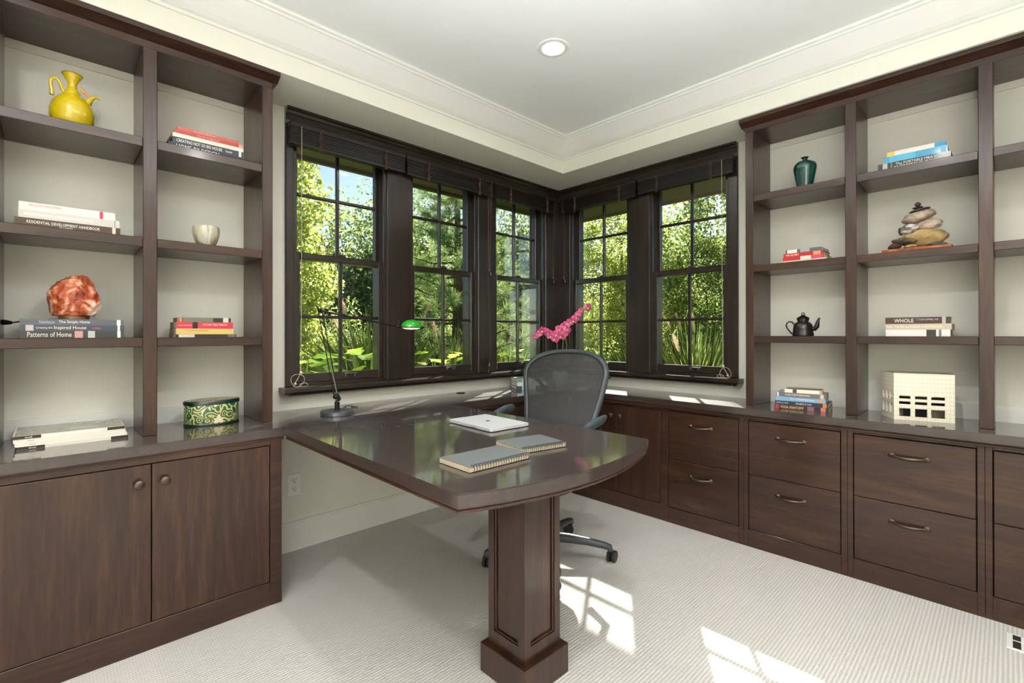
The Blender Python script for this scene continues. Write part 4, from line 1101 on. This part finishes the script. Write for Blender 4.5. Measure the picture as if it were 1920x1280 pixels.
# bitten-fruit emblem
ap_ = []
for t in np.linspace(0, 2 * PI, 40)[:-1]:
    rr = .0115 * (1 + .05 * math.cos(2 * t)) - (.0022 * math.exp(-((t - PI / 2) / .35) ** 2)) - (.001 * math.exp(-((t - 1.5 * PI) / .3) ** 2))
    x_, y_ = rr * math.cos(t), rr * math.sin(t)
    dd = math.hypot(x_ - .0135, y_ - .001)
    if dd < .0062: x_, y_ = .0135 + (x_ - .0135) / dd * .0062 * -1 if False else .0135 - math.sqrt(max(0, .0062 ** 2 - (y_ - .001) ** 2)), y_
    ap_.append((x_, y_))
m = MB().prism(ap_, .0153, .01545, 'z').prism([(.0005, .0118), (.0015, .0155), (.005, .0175), (.0042, .0140)], .0153, .01545, 'z')
m.build('emblem', plain('dark_mirror_emblem', (62, 62, 66), .15, .8), lid, local=True)
# ------------------------------------------------------------------ spiral notebooks
kraft = plain('notebook_page_edges', (206, 192, 168), .85, noise=.08, scale=300)
gcov = plain('grey_notebook_cover', (104, 107, 108), .5, noise=.04, scale=120)
wire = plain('black_wire', (24, 24, 26), .35, .5)
def notebook(x, y, rz, w, l, label):
    r = thing('spiral_notebook', (x, y, ZC), label, 'notebook', 'grey spiral notebooks on the desk', rz=rz)
    MB().box(-w / 2, w / 2, -l / 2, l / 2, 0, .0015).build('back_cover', black_metal, r, local=True)
    MB().box(-w / 2 + .001, w / 2 - .003, -l / 2 + .001, l / 2 - .001, .0015, .0165).build('pages', kraft, r, local=True)
    MB().box(-w / 2, w / 2, -l / 2, l / 2, .0165, .0180, .0004).build('front_cover', gcov, r, local=True)
    m = MB(); n = 22
    for k in range(n):
        y_ = -l / 2 + .012 + (l - .024) * k / (n - 1)
        ring = [(w / 2 - .004 + .0105 * math.cos(t), y_ + .0012 * math.sin(t), .0098 + .0118 * math.sin(t)) for t in np.linspace(0, 2 * PI, 13)[:-1]]
        ring = [(p[0], p[1], max(.0012, p[2])) for p in ring]
        m.tube(ring, .0009, 5, closed=True)
    m.build('spiral_wire', wire, r, smooth=True, local=True)
notebook(1.531, -2.155, math.radians(-1.5), .158, .246, 'grey spiral notebook nearest the front corner of the desk')
notebook(1.494, -1.905, math.radians(-11), .160, .200, 'grey spiral notebook between the laptop and the other notebook')

# ================================================================== OFFICE CHAIR
CH = math.radians(18)
r = thing('office_chair', (1.008, -1.284, 0), 'grey mesh-back office chair with armrests on a five-star base', 'chair', rz=CH)
frame_m = plain('graphite_plastic', (64, 69, 74), .36, noise=.03, scale=90)
dark_p = plain('black_plastic', (34, 35, 37), .45)
mesh_m = plain('grey_pellicle', (50, 49, 49), .5)
pad_m = plain('grey_arm_pad', (84, 94, 100), .33)
def hw(z):
    zs = [.44, .50, .60, .72, .84, .93, .99, 1.08]; ws = [.153, .165, .181, .206, .232, .247, .251, .251]
    return float(np.interp(z, zs, ws))
def yb_(s, z):                         # depth of the back: leans away, edges curl forward, lumbar bulge
    t = (z - .44) / .64
    return .215 + .02 * t + .125 * t ** 1.5 - .030 * math.exp(-((z - .64) / .10) ** 2) - .055 * s * s
ztop = lambda s: .93 + .136 * max(0, 1 - abs(s) ** 2.6) ** (1 / 2.2)
loop = []
for z in np.linspace(.47, .93, 12): loop.append((-hw(z), yb_(-1, z), z))
for s in np.sin(np.linspace(-1.47, 1.47, 31)): loop.append((s * hw(ztop(s)), yb_(s, ztop(s)), ztop(s)))
for z in np.linspace(.93, .47, 12): loop.append((hw(z), yb_(1, z), z))
for s in np.linspace(.85, -.85, 9): loop.append((s * hw(.455), yb_(s, .455), .447))
MB().tube(loop, .0135, 10, closed=True, flat=1.25).build('back_frame', frame_m, r, smooth=True, local=True)
m = MB()
for s in np.linspace(-.97, .97, 78):
    zs = np.linspace(.455, ztop(s), 20)
    w_ = .0026
    vs = []; fs = []
    for z in zs:
        x_, y_ = s * hw(z), yb_(s, z)
        vs += [(x_ - w_, y_, z), (x_ + w_, y_, z)]
    for i in range(len(zs) - 1): fs.append((2 * i, 2 * i + 1, 2 * i + 3, 2 * i + 2))
    m.add(vs, fs)
for z in np.arange(.46, 1.06, .0085):
    vs = []; fs = []
    smax = 1.0 if z < .93 else max(0, 1 - ((z - .93) / .136) ** 2.2) ** (1 / 2.6)
    ss = np.linspace(-smax, smax, 18)
    for s in ss:
        x_, y_ = s * hw(z), yb_(s, z) + .0006
        vs += [(x_, y_, z - .0008), (x_, y_, z + .0008)]
    for i in range(len(ss) - 1): fs.append((2 * i, 2 * i + 1, 2 * i + 3, 2 * i + 2))
    m.add(vs, fs)
o = m.build('back_mesh', mesh_m, r, local=True); o['kind'] = 'stuff'
# lumbar pad and spine behind the mesh
m = MB()
for sg in (-1, 1):
    pts = [(sg * a, yb_(sg * a / .23, z) + .024, z) for a, z in ((.02, .70), (.07, .735), (.13, .75), (.185, .72))]
    m.tube(pts, [.020, .042, .044, .018], 10, flat=.22)
m.build('lumbar_pad', dark_p, r, smooth=True, local=True)
m = MB().tube([(0, .17, .40), (0, .27, .46), (0, .295, .58), (0, .30, .70)], [.035, .03, .024, .016], 10, flat=.6)
for sg in (-1, 1): m.tube([(0, .30, .66), (sg * .09, .305, .80), (sg * .19, .30, .90), (sg * .262, .285, .93)], [.016, .013, .011, .009], 8)
m.build('back_support', dark_p, r, smooth=True, local=True)
# seat
sl = [( .23 * math.cos(t) * (1.06 if math.sin(t) < 0 else .92), -.03 + .235 * math.sin(t), .455 - (.03 if math.sin(t) < -.6 else 0)) for t in np.linspace(0, 2 * PI, 33)[:-1]]
MB().tube(sl, .014, 8, closed=True).build('seat_frame', frame_m, r, smooth=True, local=True)
cen = (0, -.03, .438)
m = MB().add([cen] + sl, [(0, i + 1, (i + 1) % 32 + 1) for i in range(32)]); m.build('seat_mesh', mesh_m, r, local=True)
MB().box(-.11, .11, -.13, .15, .36, .43, .02).build('tilt_mechanism', dark_p, r, local=True)
for sg, dx, dy in ((-1, -.315, .09), (1, .278, -.03)):
    a = MB().tube([(sg * .215, .17, .40), (sg * .285, .185, .47), (dx, dy + .11, .58), (dx, dy + .04, .70)], [.017, .018, .017, .02], 10, flat=1.3).build('arm_post', dark_p, r, smooth=True, local=True)
    pth = [(dx, dy + .125, .722), (dx + sg * .003, dy + .085, .726), (dx, dy, .727), (dx - sg * .008, dy - .085, .723), (dx - sg * .014, dy - .125, .717)]
    MB().tube(pth, [.028, .044, .046, .042, .026], 14, flat=.42).build('arm_pad', pad_m, a, smooth=True, local=True)
MB().lathe([(.026, .09), (.026, .22), (.0195, .225), (.0195, .38)], n=20).build('gas_column', dark_p, r, smooth=True, local=True)
base = MB().lathe([(.034, .075), (.045, .085), (.046, .115), (.034, .135)], n=20).build('base_hub', frame_m, r, smooth=True, local=True)
for k, deg in enumerate((33.5, 105.5, 177.4, 249.4, 321.4)):
    a = math.radians(deg) - CH; ca, sa = math.cos(a), math.sin(a)
    P = lambda q, z: (q * ca, q * sa, z)
    leg = MB().tube([P(.03, .108), P(.12, .108), P(.22, .100), P(.30, .088), P(.328, .080), P(.334, .062)], [.026, .024, .020, .018, .017, .013], 10).build('base_leg', frame_m, r, smooth=True, local=True)
    sw = a + 1.2 + k * .9
    cxx, cyy = .334 * ca + .018 * math.cos(sw), .334 * sa + .018 * math.sin(sw)
    cs = MB().tube([P(.334, .062), (cxx, cyy, .050)], [.010, .012], 8).build('caster', dark_p, leg, smooth=True, local=True)
    for sd in (-1, 1):
        M = Matrix.Translation((cxx - sd * .013 * math.sin(sw), cyy + sd * .013 * math.cos(sw), .030)) @ Matrix.Rotation(sw, 4, 'Z') @ Matrix.Rotation(PI / 2, 4, 'X')
        mm = MB(M).lathe([(.018, -.008), (.029, -.007), (.030, 0), (.029, .007), (.018, .008)], n=18)
        cs2 = bpy.data.meshes
        w0 = mm
        if sd < 0: keep = w0
        else:
            o_ = len(keep.v); keep.v += w0.v; keep.f += [tuple(i + o_ for i in f) for f in w0.f]
    # wheels join their caster
    me = cs.data
    wh = keep.build('wheel_tmp', dark_p, None, smooth=True, local=True)
    bm = bmesh.new(); bm.from_mesh(me); bm.from_mesh(wh.data); bm.to_mesh(me); bm.free()
    bpy.data.objects.remove(wh)

# ================================================================== ORCHID
r = thing('potted_orchid', (.27, -.29, ZC), 'pink orchid in bloom standing on the corner worktop behind the chair', 'plant')
c = Vector((.27, -.29, ZC))
MB().lathe([(.045, 0), (.048, .003), (.058, .06), (.064, .105), (.066, .112), (.060, .112), (.056, .10), (0, .098)], c, 28).build('pot', plain('celadon_pot', (176, 196, 190), .2, coat=.5), r, smooth=True)
stemm = plain('orchid_stem', (120, 140, 70), .5); leafm = plain('orchid_leaf', (52, 92, 44), .4, coat=.3)
for k, (a, L) in enumerate(((-2.6, .17), (.4, .16), (-.9, .13), (1.9, .12))):
    vs = []; fs = []
    for i, t in enumerate(np.linspace(0, 1, 8)):
        q = .01 + t * L; z = .10 + .10 * math.sin(t * 2.3) - .02 * t; w_ = .026 * math.sin(PI * min(1, .12 + t * .88)) ** .7
        ca, sa = math.cos(a), math.sin(a)
        for d_, dz in ((-w_, .006), (0, 0), (w_, .006)): vs.append((c.x + q * ca - d_ * sa, c.y + q * sa + d_ * ca, c.z + z + dz))
    for i in range(7):
        for j in range(2): fs.append((3 * i + j, 3 * i + j + 1, 3 * i + j + 4, 3 * i + j + 3))
    lo = MB().add(vs, fs); lo.build('leaf', leafm, r, smooth=True)
sp1 = [(.262, -.30, .86), (.258, -.312, 1.0), (.256, -.314, 1.09), (.245, -.325, 1.145), (.215, -.358, 1.175), (.175, -.398, 1.185), (.130, -.445, 1.150)]
sp2 = [(.28, -.285, .86), (.286, -.285, 1.0), (.288, -.282, 1.10), (.296, -.27, 1.18), (.318, -.25, 1.235), (.350, -.215, 1.285), (.385, -.182, 1.335), (.428, -.137, 1.372)]
sp3 = [(.275, -.28, .86), (.30, -.262, 1.0), (.306, -.258, 1.08), (.300, -.268, 1.15)]
for s_ in (sp1, sp2, sp3): MB().tube(s_, .0026, 6).build('flower_stem', stemm, r, smooth=True)
# one flower: five petals and a lip; the rest are copies
petm = streaked('pink_petal', [(.3, lin(196, 30, 96)), (.5, lin(222, 78, 138)), (.7, lin(240, 170, 196))], (34, 34, 34), .5, 0)
lipm = streaked('orchid_lip', [(.4, lin(170, 20, 70)), (.55, lin(240, 226, 200)), (.7, lin(250, 240, 230))], (60, 60, 60), .5, 0)
def flower_mesh():
    m = MB()
    for ang, L, w_ in ((PI / 2, .036, .015), (PI / 2 + 2.25, .034, .013), (PI / 2 - 2.25, .034, .013), (.25, .037, .022), (PI - .25, .037, .022)):
        vs = []; fs = []
        for i, t in enumerate(np.linspace(.04, 1, 7)):
            q = t * L; ww = w_ * math.sin(PI * min(1, .10 + t * .86)) ** .6
            for d_ in (-ww, 0, ww):
                x_, y_ = q * math.cos(ang) - d_ * math.sin(ang), q * math.sin(ang) + d_ * math.cos(ang)
                vs.append((x_, -.004 * math.sin(t * 3) + .006 * t * t + (.004 if d_ else 0), y_))
        for i in range(6):
            for j in range(2): fs.append((3 * i + j, 3 * i + j + 1, 3 * i + j + 4, 3 * i + j + 3))
        m.add(vs, fs)
    return m
spots = [(.136, -.438, 1.146, .7), (.160, -.413, 1.168, .9), (.177, -.397, 1.193, 1.), (.205, -.367, 1.176, 1.05), (.215, -.350, 1.150, .8), (.243, -.328, 1.128, .95), (.250, -.32, 1.165, 1.1), (.276, -.293, 1.150, 1.1), (.290, -.28, 1.178, 1.15),
         (.268, -.30, 1.205, 1.), (.297, -.27, 1.232, 1.), (.312, -.257, 1.205, 1.05), (.326, -.243, 1.256, 1.05), (.342, -.225, 1.272, 1.), (.358, -.208, 1.296, .9), (.372, -.196, 1.325, .8), (.388, -.179, 1.35, .7), (.425, -.140, 1.376, .95)]
proto = None
rs = random.Random(3)
for i, (x_, y_, z_, sc) in enumerate(spots):
    yawf = math.radians(44) + rs.uniform(-.6, .6)
    if proto is None:
        proto = flower_mesh().build('flower', petm, r, smooth=True, local=True)
        lp = MB().ell((0, -.007, -.004), (.007, .008, .006), 10, 8).tube([(0, -.006, -.008), (0, -.012, -.016), (0, -.010, -.022)], [.005, .006, .003], 8).build('lip', lipm, proto, smooth=True, local=True)
        fl_ = proto
    else:
        fl_ = proto.copy(); COL.objects.link(fl_); fl_.parent = r
        l2 = lp.copy(); COL.objects.link(l2); l2.parent = fl_
    fl_.location = Vector((x_, y_, z_)) - c
    fl_.rotation_euler = (rs.uniform(-.5, .35), rs.uniform(-.5, .5), yawf)
    fl_.scale = (sc * .98,) * 3

# ================================================================== GARDEN OUTSIDE THE WINDOWS
gr = MB().box(-40, 40, .2, 45, -.5, -.25).box(-40, -.2, -40, .2, -.5, -.25)
struct('ground', gr, plain('lawn', (86, 112, 48), .9, noise=.35, scale=3, bump=.4), 'green lawn outside the windows')
def np_obj(name, co, faces_n, mat, parent, label=None):
    """many separate small leaves in one mesh: co (n, k, 3), every leaf one k-gon"""
    n, k, _ = co.shape
    me = bpy.data.meshes.new(name)
    off = np.zeros(3)
    p = parent
    while p is not None:
        off += np.array(p.location); p = p.parent
    me.vertices.add(n * k); me.vertices.foreach_set('co', (co - off).astype(np.float32).ravel())
    me.loops.add(n * k); me.loops.foreach_set('vertex_index', np.arange(n * k, dtype=np.int32))
    me.polygons.add(n); me.polygons.foreach_set('loop_start', np.arange(0, n * k, k, dtype=np.int32)); me.polygons.foreach_set('loop_total', np.full(n, k, dtype=np.int32))
    me.update(calc_edges=True); me.materials.append(mat)
    o = bpy.data.objects.new(name, me); COL.objects.link(o); o.parent = parent; o['kind'] = 'stuff'
    return o
def leaves(cen, size, asp=.5, droop=0.0):
    """pointed leaves (6-gons) with random turn at the given centres"""
    n = len(cen)
    ax = rng.normal(size=(n, 3)); ax[:, 2] -= droop; ax /= np.linalg.norm(ax, axis=1)[:, None]
    nb = np.cross(ax, rng.normal(size=(n, 3))); nb /= np.linalg.norm(nb, axis=1)[:, None]
    s = size * rng.uniform(.6, 1.3, n)[:, None]
    pr = [(-.5, 0), (-.2, .42), (.15, .40), (.5, 0), (.15, -.40), (-.2, -.42)]
    return np.stack([cen + ax * s * a + nb * s * asp * b for a, b in pr], axis=1)
def blob(c, rad, n, shell=.35):
    d = rng.normal(size=(n, 3)); d /= np.linalg.norm(d, axis=1)[:, None]
    q = 1 - shell * rng.random(n) ** 1.5
    lump = 1 + .16 * np.sin(d[:, 0] * 5 + c[0]) * np.sin(d[:, 1] * 6 + c[1]) + .12 * np.sin(d[:, 2] * 7 + c[2])
    return np.array(c) + d * np.array(rad) * (q * lump)[:, None]
bark = plain('bark', (84, 66, 50), .9, noise=.35, scale=30, bump=.6)
pbark = plain('pale_bark', (176, 168, 152), .85, noise=.3, scale=25, bump=.4)
L_birch = leaf_mat('birch_leaf', (112, 128, 60), (158, 168, 82), (206, 206, 126), .6)
L_green = leaf_mat('garden_leaf', (74, 94, 48), (120, 138, 66), (178, 184, 104), .55)
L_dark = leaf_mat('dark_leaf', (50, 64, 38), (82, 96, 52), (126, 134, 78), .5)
L_pine = leaf_mat('pine_needle', (84, 110, 62), (126, 148, 84), (174, 188, 116), .45)
L_lime = leaf_mat('lime_leaf', (124, 166, 40), (164, 198, 60), (200, 218, 104), .5)
L_grass = leaf_mat('grass_blade', (80, 110, 36), (130, 150, 62), (186, 190, 110), .45)
L_plume = leaf_mat('grass_plume', (190, 160, 130), (212, 186, 156), (232, 212, 186), .5)
def tree(name, label, base, clusters, n_per, size, lm, bm_, trunk_r=.07, group='trees in the garden', branches=True, asp=.5, droop=0.0):
    r = thing(name, base, label, 'tree', group)
    pts = np.concatenate([blob(c, rad, int(n_per * w)) for c, rad, w in clusters])
    np_obj('crown', leaves(pts, size, asp, droop), 6, lm, r)
    top_ = max(c[2] for c, _, _ in clusters)
    m = MB().tube([base, (base[0] + .05, base[1] + .03, base[2] + (top_ - base[2]) * .5), (base[0], base[1] + .05, top_)], [trunk_r, trunk_r * .75, trunk_r * .3], 8)
    if branches:
        for c, rad, w in clusters:
            h = base[2] + (c[2] - base[2]) * .55
            s0 = (base[0] + .03, base[1] + .02, h)
            m.tube([s0, tuple((np.array(s0) * .45 + np.array(c) * .55) + rng.normal(size=3) * .06), c], [trunk_r * .4, trunk_r * .28, trunk_r * .1], 6)
            for q in range(5):
                e = np.array(c) + rng.normal(size=3) * np.array(rad) * .5
                m.tube([c, tuple((np.array(c) + e) / 2 + rng.normal(size=3) * .05), tuple(e)], [trunk_r * .14, trunk_r * .1, trunk_r * .05], 5)
    m.build('trunk', bm_, r, smooth=True)
    return r
G0 = -.25
tree('birch_tree', 'light green birch tree seen through the leftmost window', (-4.3, -.75, G0), [((-4.3, -.95, 3.1), (.75, .60, .9), 1.2), ((-4.3, -.75, 1.9), (.75, .55, .8), 1.1), ((-4.6, -.55, 1.0), (.6, .5, .5), .6), ((-4.2, -1.3, 2.3), (.5, .5, .9), .7)], 8500, .055, L_birch, pbark, .05, asp=.75, droop=.6)
tree('maple_tree', 'bright green leafy tree seen through the rightmost window', (.1, 4.3, G0), [((.0, 4.2, 2.9), (1.1, .7, .9), 1.2), ((.7, 4.0, 1.9), (.9, .6, .7), 1), ((-.7, 4.4, 1.9), (.8, .6, .7), 1), ((.1, 4.0, 1.1), (1.0, .5, .5), .8)], 8500, .062, L_green, bark, .06)
tree('maple_tree', 'leafy tree with dark branches seen through the right-wall corner window', (-2.0, 4.0, G0), [((-2.0, 4.0, 2.8), (.8, .8, .7), 1), ((-1.5, 4.1, 1.8), (.7, .6, .8), 1), ((-2.5, 3.9, 1.9), (.7, .7, .8), 1), ((-2.0, 3.8, .9), (.9, .6, .6), .8)], 8500, .058, L_birch, bark, .055)
# pine: limbs in whorls with tufts of long needles
pb = Vector((-2.95, 1.15, G0))
r = thing('pine_tree', pb, 'long-needled pine tree filling the middle left windows', 'tree', 'trees in the garden')
m = MB().tube([pb, pb + Vector((.03, .02, 1.8)), pb + Vector((0, .03, 3.6))], [.11, .08, .03], 10)
tufts = []
for k in range(44):
    h = .55 + 2.95 * (k / 43); a = k * 2.399; L = (1.35 - .85 * ((h - .5) / 3.0) ** 1.2) * random.uniform(.8, 1.1)
    s0 = pb + Vector((0, .02, h)); e = s0 + Vector((math.cos(a) * L, math.sin(a) * L, .18 * L + random.uniform(-.1, .15)))
    mid = (s0 + e) / 2 + Vector((0, 0, -.06))
    m.tube([s0, mid, e], [.022, .014, .005], 6)
    for t in np.linspace(.30, 1, 9):
        p = (s0.lerp(mid, t * 2) if t < .5 else mid.lerp(e, t * 2 - 1))
        for q in range(3): tufts.append((np.array(p) + rng.normal(size=3) * .07 * (1 if t < .95 else .4), np.array((e - s0).normalized())))
m.build('trunk', bark, r, smooth=True)
nn = 34
tc_ = np.repeat(np.array([t[0] for t in tufts]), nn, axis=0); td = np.repeat(np.array([t[1] for t in tufts]), nn, axis=0)
dirs = td * .75 + rng.normal(size=td.shape) * .62 + np.array([0, 0, .25]); dirs /= np.linalg.norm(dirs, axis=1)[:, None]
sd_ = np.cross(dirs, rng.normal(size=dirs.shape)); sd_ /= np.linalg.norm(sd_, axis=1)[:, None]
Ln = rng.uniform(.10, .19, len(dirs))[:, None]
co = np.stack([tc_ - sd_ * .0022, tc_ + sd_ * .0022, tc_ + dirs * Ln * .6 + sd_ * .002, tc_ + dirs * Ln, tc_ + dirs * Ln * .6 - sd_ * .002], axis=1)
np_obj('needles', co, 5, L_pine, r)
# shrubs: a leafy ring behind everything
def shrub(label, c, rad, n, size, lm, group='shrubs and hedges behind the trees', name='shrub'):
    base = (c[0], c[1], G0)
    r = thing(name, base, label, 'shrub', group)
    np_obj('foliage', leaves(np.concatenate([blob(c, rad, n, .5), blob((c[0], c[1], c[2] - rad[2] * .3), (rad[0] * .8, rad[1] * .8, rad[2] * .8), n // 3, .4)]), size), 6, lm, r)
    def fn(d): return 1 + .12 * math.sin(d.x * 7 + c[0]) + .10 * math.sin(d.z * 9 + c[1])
    MB().ell((c[0], c[1], c[2]), (rad[0] * .5, rad[1] * .5, rad[2] * .55), 18, 12, fn=fn).build('dark_core', L_dark, r, smooth=True)  # solid dark core, added to stop sky showing between the leaves
    m = MB()
    for q in range(4): m.tube([(c[0] + rng.normal() * .1, c[1] + rng.normal() * .1, G0), (c[0] + rng.normal() * rad[0] * .3, c[1] + rng.normal() * rad[1] * .3, c[2])], [.03, .015], 6)
    m.build('stems', bark, r)
    return r
far = [((-9.5, -1.6, 1.6), (1.7, 1.5, 2.3), L_green), ((-9.0, .9, 1.1), (1.6, 1.6, 1.7), L_dark), ((-9.2, 3.2, 1.9), (1.6, 1.7, 2.6), L_green), ((-8.2, 5.4, 1.5), (1.7, 1.7, 2.4), L_birch), ((-6.6, 7.4, 1.7), (1.8, 1.6, 2.5), L_green),
       ((-4.6, 8.6, 1.1), (1.7, 1.5, 1.6), L_birch), ((-2.2, 9.2, 1.4), (1.8, 1.5, 2.1), L_green), ((.3, 9.2, 1.5), (1.8, 1.5, 2.2), L_birch), ((2.6, 8.6, 1.5), (1.7, 1.5, 2.3), L_green), ((-8.5, -4.0, 1.6), (1.7, 1.6, 2.4), L_birch), ((-11.5, -.4, 2.2), (1.8, 1.6, 2.6), L_green), ((-11.5, 2.2, 2.6), (1.9, 1.7, 3.0), L_birch), ((-10.5, 5.0, 2.8), (2.0, 1.8, 3.2), L_green), ((-8.6, 8.0, 2.8), (2.0, 1.8, 3.2), L_green), ((-5.2, 10.8, 2.4), (2.0, 1.6, 2.8), L_green), ((-1.2, 11.6, 2.5), (2.0, 1.6, 3.0), L_green)]
nm = ['far left behind the birch', 'left of the pine, low and dark', 'behind the pine', 'right of the pine, light green', 'in the gap behind the corner', 'low one behind the corner window tree', 'behind the right-wall corner window', 'between the two right windows', 'far right behind the leafy tree', 'leftmost edge of the garden', 'tall, behind the birch', 'tall, left behind the pine', 'tall, straight behind the pine', 'tall, beyond the room corner', 'tall, behind the right-wall corner window', 'tall, behind the rightmost window']
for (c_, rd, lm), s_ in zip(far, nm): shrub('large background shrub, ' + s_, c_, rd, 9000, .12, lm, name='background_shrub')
near = [((-5.6, .6, .6), (.8, .7, 1.0), L_green, 'in the middle of the leftmost window view'), ((-4.8, 2.6, .6), (.9, .8, 1.0), L_birch, 'below the pine branches'), ((-3.6, 3.9, .5), (.8, .8, 1.0), L_green, 'left of the right-wall corner window'),
        ((-1.0, 2.9, .25), (.8, .5, .65), L_birch, 'bright green under the right-wall corner window'), ((-2.2, 2.5, .35), (.6, .5, .75), L_green, 'below the corner of the room'), ((-1.4, 5.6, .9), (.9, .7, 1.2), L_dark, 'dark, between the right windows')]
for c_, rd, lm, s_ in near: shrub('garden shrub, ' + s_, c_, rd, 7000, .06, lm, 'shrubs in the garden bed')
# ornamental grasses
def grass(c, h, n, spread, plumes, label):
    r = thing('ornamental_grass', (c[0], c[1], G0), label, 'grass', 'clumps of ornamental grass')
    a = rng.uniform(0, 2 * PI, n); ln = rng.uniform(.6, 1.0, n) * h; sp = rng.uniform(.15, 1.0, n) * spread
    b0 = np.stack([c[0] + rng.normal(0, .06, n), c[1] + rng.normal(0, .06, n), np.full(n, G0)], axis=1)
    d = np.stack([np.cos(a), np.sin(a), np.zeros(n)], axis=1); side = np.stack([-np.sin(a), np.cos(a), np.zeros(n)], axis=1)
    P_ = []
    for t, w_ in ((0, .004), (.35, .005), (.7, .004), (1, .0008)):
        z = ln * (t * 1.05 - .30 * t * t * (sp / spread)); q = sp * t ** 1.8
        ctr = b0 + d * q[:, None] + np.stack([0 * z, 0 * z, z], axis=1)
        P_.append((ctr - side * w_, ctr + side * w_))
    co = np.stack([P_[0][0], P_[0][1], P_[1][1], P_[2][1], P_[3][1], P_[3][0], P_[2][0], P_[1][0]], axis=1)
    np_obj('blades', co, 8, L_grass, r)
    for k in range(plumes):
        a_ = random.uniform(0, 2 * PI); q = random.uniform(.3, .8) * spread; hz = G0 + h * random.uniform(.70, .88)
        tip = np.array((c[0] + q * math.cos(a_), c[1] + q * math.sin(a_), hz)); dirp = np.array((math.cos(a_) * .45, math.sin(a_) * .45, .8)); dirp /= np.linalg.norm(dirp)
        n2 = 420; t = rng.random(n2)
        cen_ = tip + dirp * (t * .26)[:, None]; rad_ = .026 * np.sin(PI * (t * .9 + .05)) + .004
        out_ = rng.normal(size=(n2, 3)); out_ /= np.linalg.norm(out_, axis=1)[:, None]; out_ = out_ * .8 + dirp * .8
        sd2 = np.cross(out_, rng.normal(size=(n2, 3))); sd2 /= np.linalg.norm(sd2, axis=1)[:, None]
        np_obj('plume', np.stack([cen_ - sd2 * .0012, cen_ + sd2 * .0012, cen_ + out_ * (rad_ * 1.5)[:, None]], axis=1), 3, L_plume, r)
        MB().tube([(c[0], c[1], G0), tuple((np.array((c[0], c[1], G0)) + tip) / 2 + np.array((0, 0, .12))), tuple(tip), tuple(tip + dirp * .2)], [.003, .0025, .002, .001], 4).build('plume_stalk', L_grass, r)
grass((-2.1, -.62, 0), 1.8, 520, .8, 9, 'fountain grass with tan plumes outside the leftmost window')
grass((-1.9, .25, 0), 1.65, 420, .7, 4, 'tall grass outside the middle left window')
grass((.35, 1.9, 0), 1.65, 480, .75, 7, 'fountain grass with tan plumes outside the rightmost window')
grass((-.4, 2.1, 0), 1.5, 380, .6, 0, 'green grass clump between the two right windows')
grass((-2.0, 1.35, 0), 1.45, 340, .6, 0, 'grass clump outside the left-wall corner window')
# lime-leaved plants right under the left windows
def lime_plant(c, n, size, label, h=1.12):
    r = thing('lime_plant', (c[0], c[1], G0), label, 'plant', 'lime-green leafy plants under the windows')
    src = None
    P = [(0, 0), (.16, .30), (.34, .24), (.46, .42), (.62, .20), (1, 0), (.62, -.20), (.46, -.42), (.34, -.24), (.16, -.30)]
    for k in range(n):
        a = k * 2.399 + c[0]; q = .30 * math.sqrt((k + .5) / n); z = h - .22 * (k / n) + random.uniform(-.05, .06)
        if src is None:
            m = MB().add([(x, y * .9, -.16 * x * x + .10 * abs(y)) for x, y in P], [tuple(range(len(P)))])
            src = m.build('leaf', L_lime, r, local=True); o = src
        else:
            o = src.copy(); COL.objects.link(o); o.parent = r
        o.location = (q * math.cos(a), q * math.sin(a), z); s_ = size * random.uniform(.75, 1.2)
        o.rotation_euler = (random.uniform(-.4, .4), random.uniform(-.5, .25), a); o.scale = (s_,) * 3
    m = MB()
    for k in range(6):
        a = k * 1.05; m.tube([(c[0], c[1], G0), (c[0] + .14 * math.cos(a), c[1] + .14 * math.sin(a), G0 + h * .97)], [.008, .005], 5)
    m.build('stems', stemm, r)
    return r
lime_plant((-.85, -1.95, 0), 20, .20, 'lime-green leafy plant at the left of the leftmost window', 1.27)
lime_plant((-.95, -1.32, 0), 20, .20, 'lime-green leafy plant at the right of the leftmost window', 1.29)
lime_plant((-.95, -.55, 0), 16, .18, 'lime-green leafy plant under the middle left window', 1.22)
lime_plant((-.95, .25, 0), 14, .17, 'lime-green leafy plant under the left-wall corner window', 1.21)
o = MB().ell((-1.0, -1.02, .99), (.03, .03, .022), 10, 6).build('orange_flower', plain('orange_petal', (226, 84, 30), .6), None, True, loc=(-1.0, -1.02, .97)); tag(o, 'orange flower head beside the lime-green plant', 'flower')
MB().tube([(-1.0, -1.02, G0), (-1.0, -1.02, .975)], .005, 5).build('stalk', stemm, o)
# neighbour's house behind the trees on the right
r = thing('neighbour_house', (2.0, 15.5, G0), 'grey house with a shingled roof behind the trees on the right', 'house')
sid = plain('grey_siding', (120, 124, 128), .7); rofm = plain('grey_shingles', (96, 98, 106), .8, noise=.2, scale=6)
MB().box(-3.5, 7.5, 13.5, 19, G0, 3.0).build('walls', sid, r)
MB().prism([(13.0, 2.9), (16.2, 5.4), (19.5, 2.9)], -4, 8, 'x').build('roof', rofm, r)
for x_ in (-1.6, 1.2, 4.2):
    f = MB().box(x_ - .5, x_ + .5, 13.44, 13.5, .9, 2.3).build('window', trim_white, r)
    MB().box(x_ - .42, x_ + .42, 13.42, 13.44, .98, 2.22).build('pane', plain('dark_pane', (60, 70, 80), .1), f)
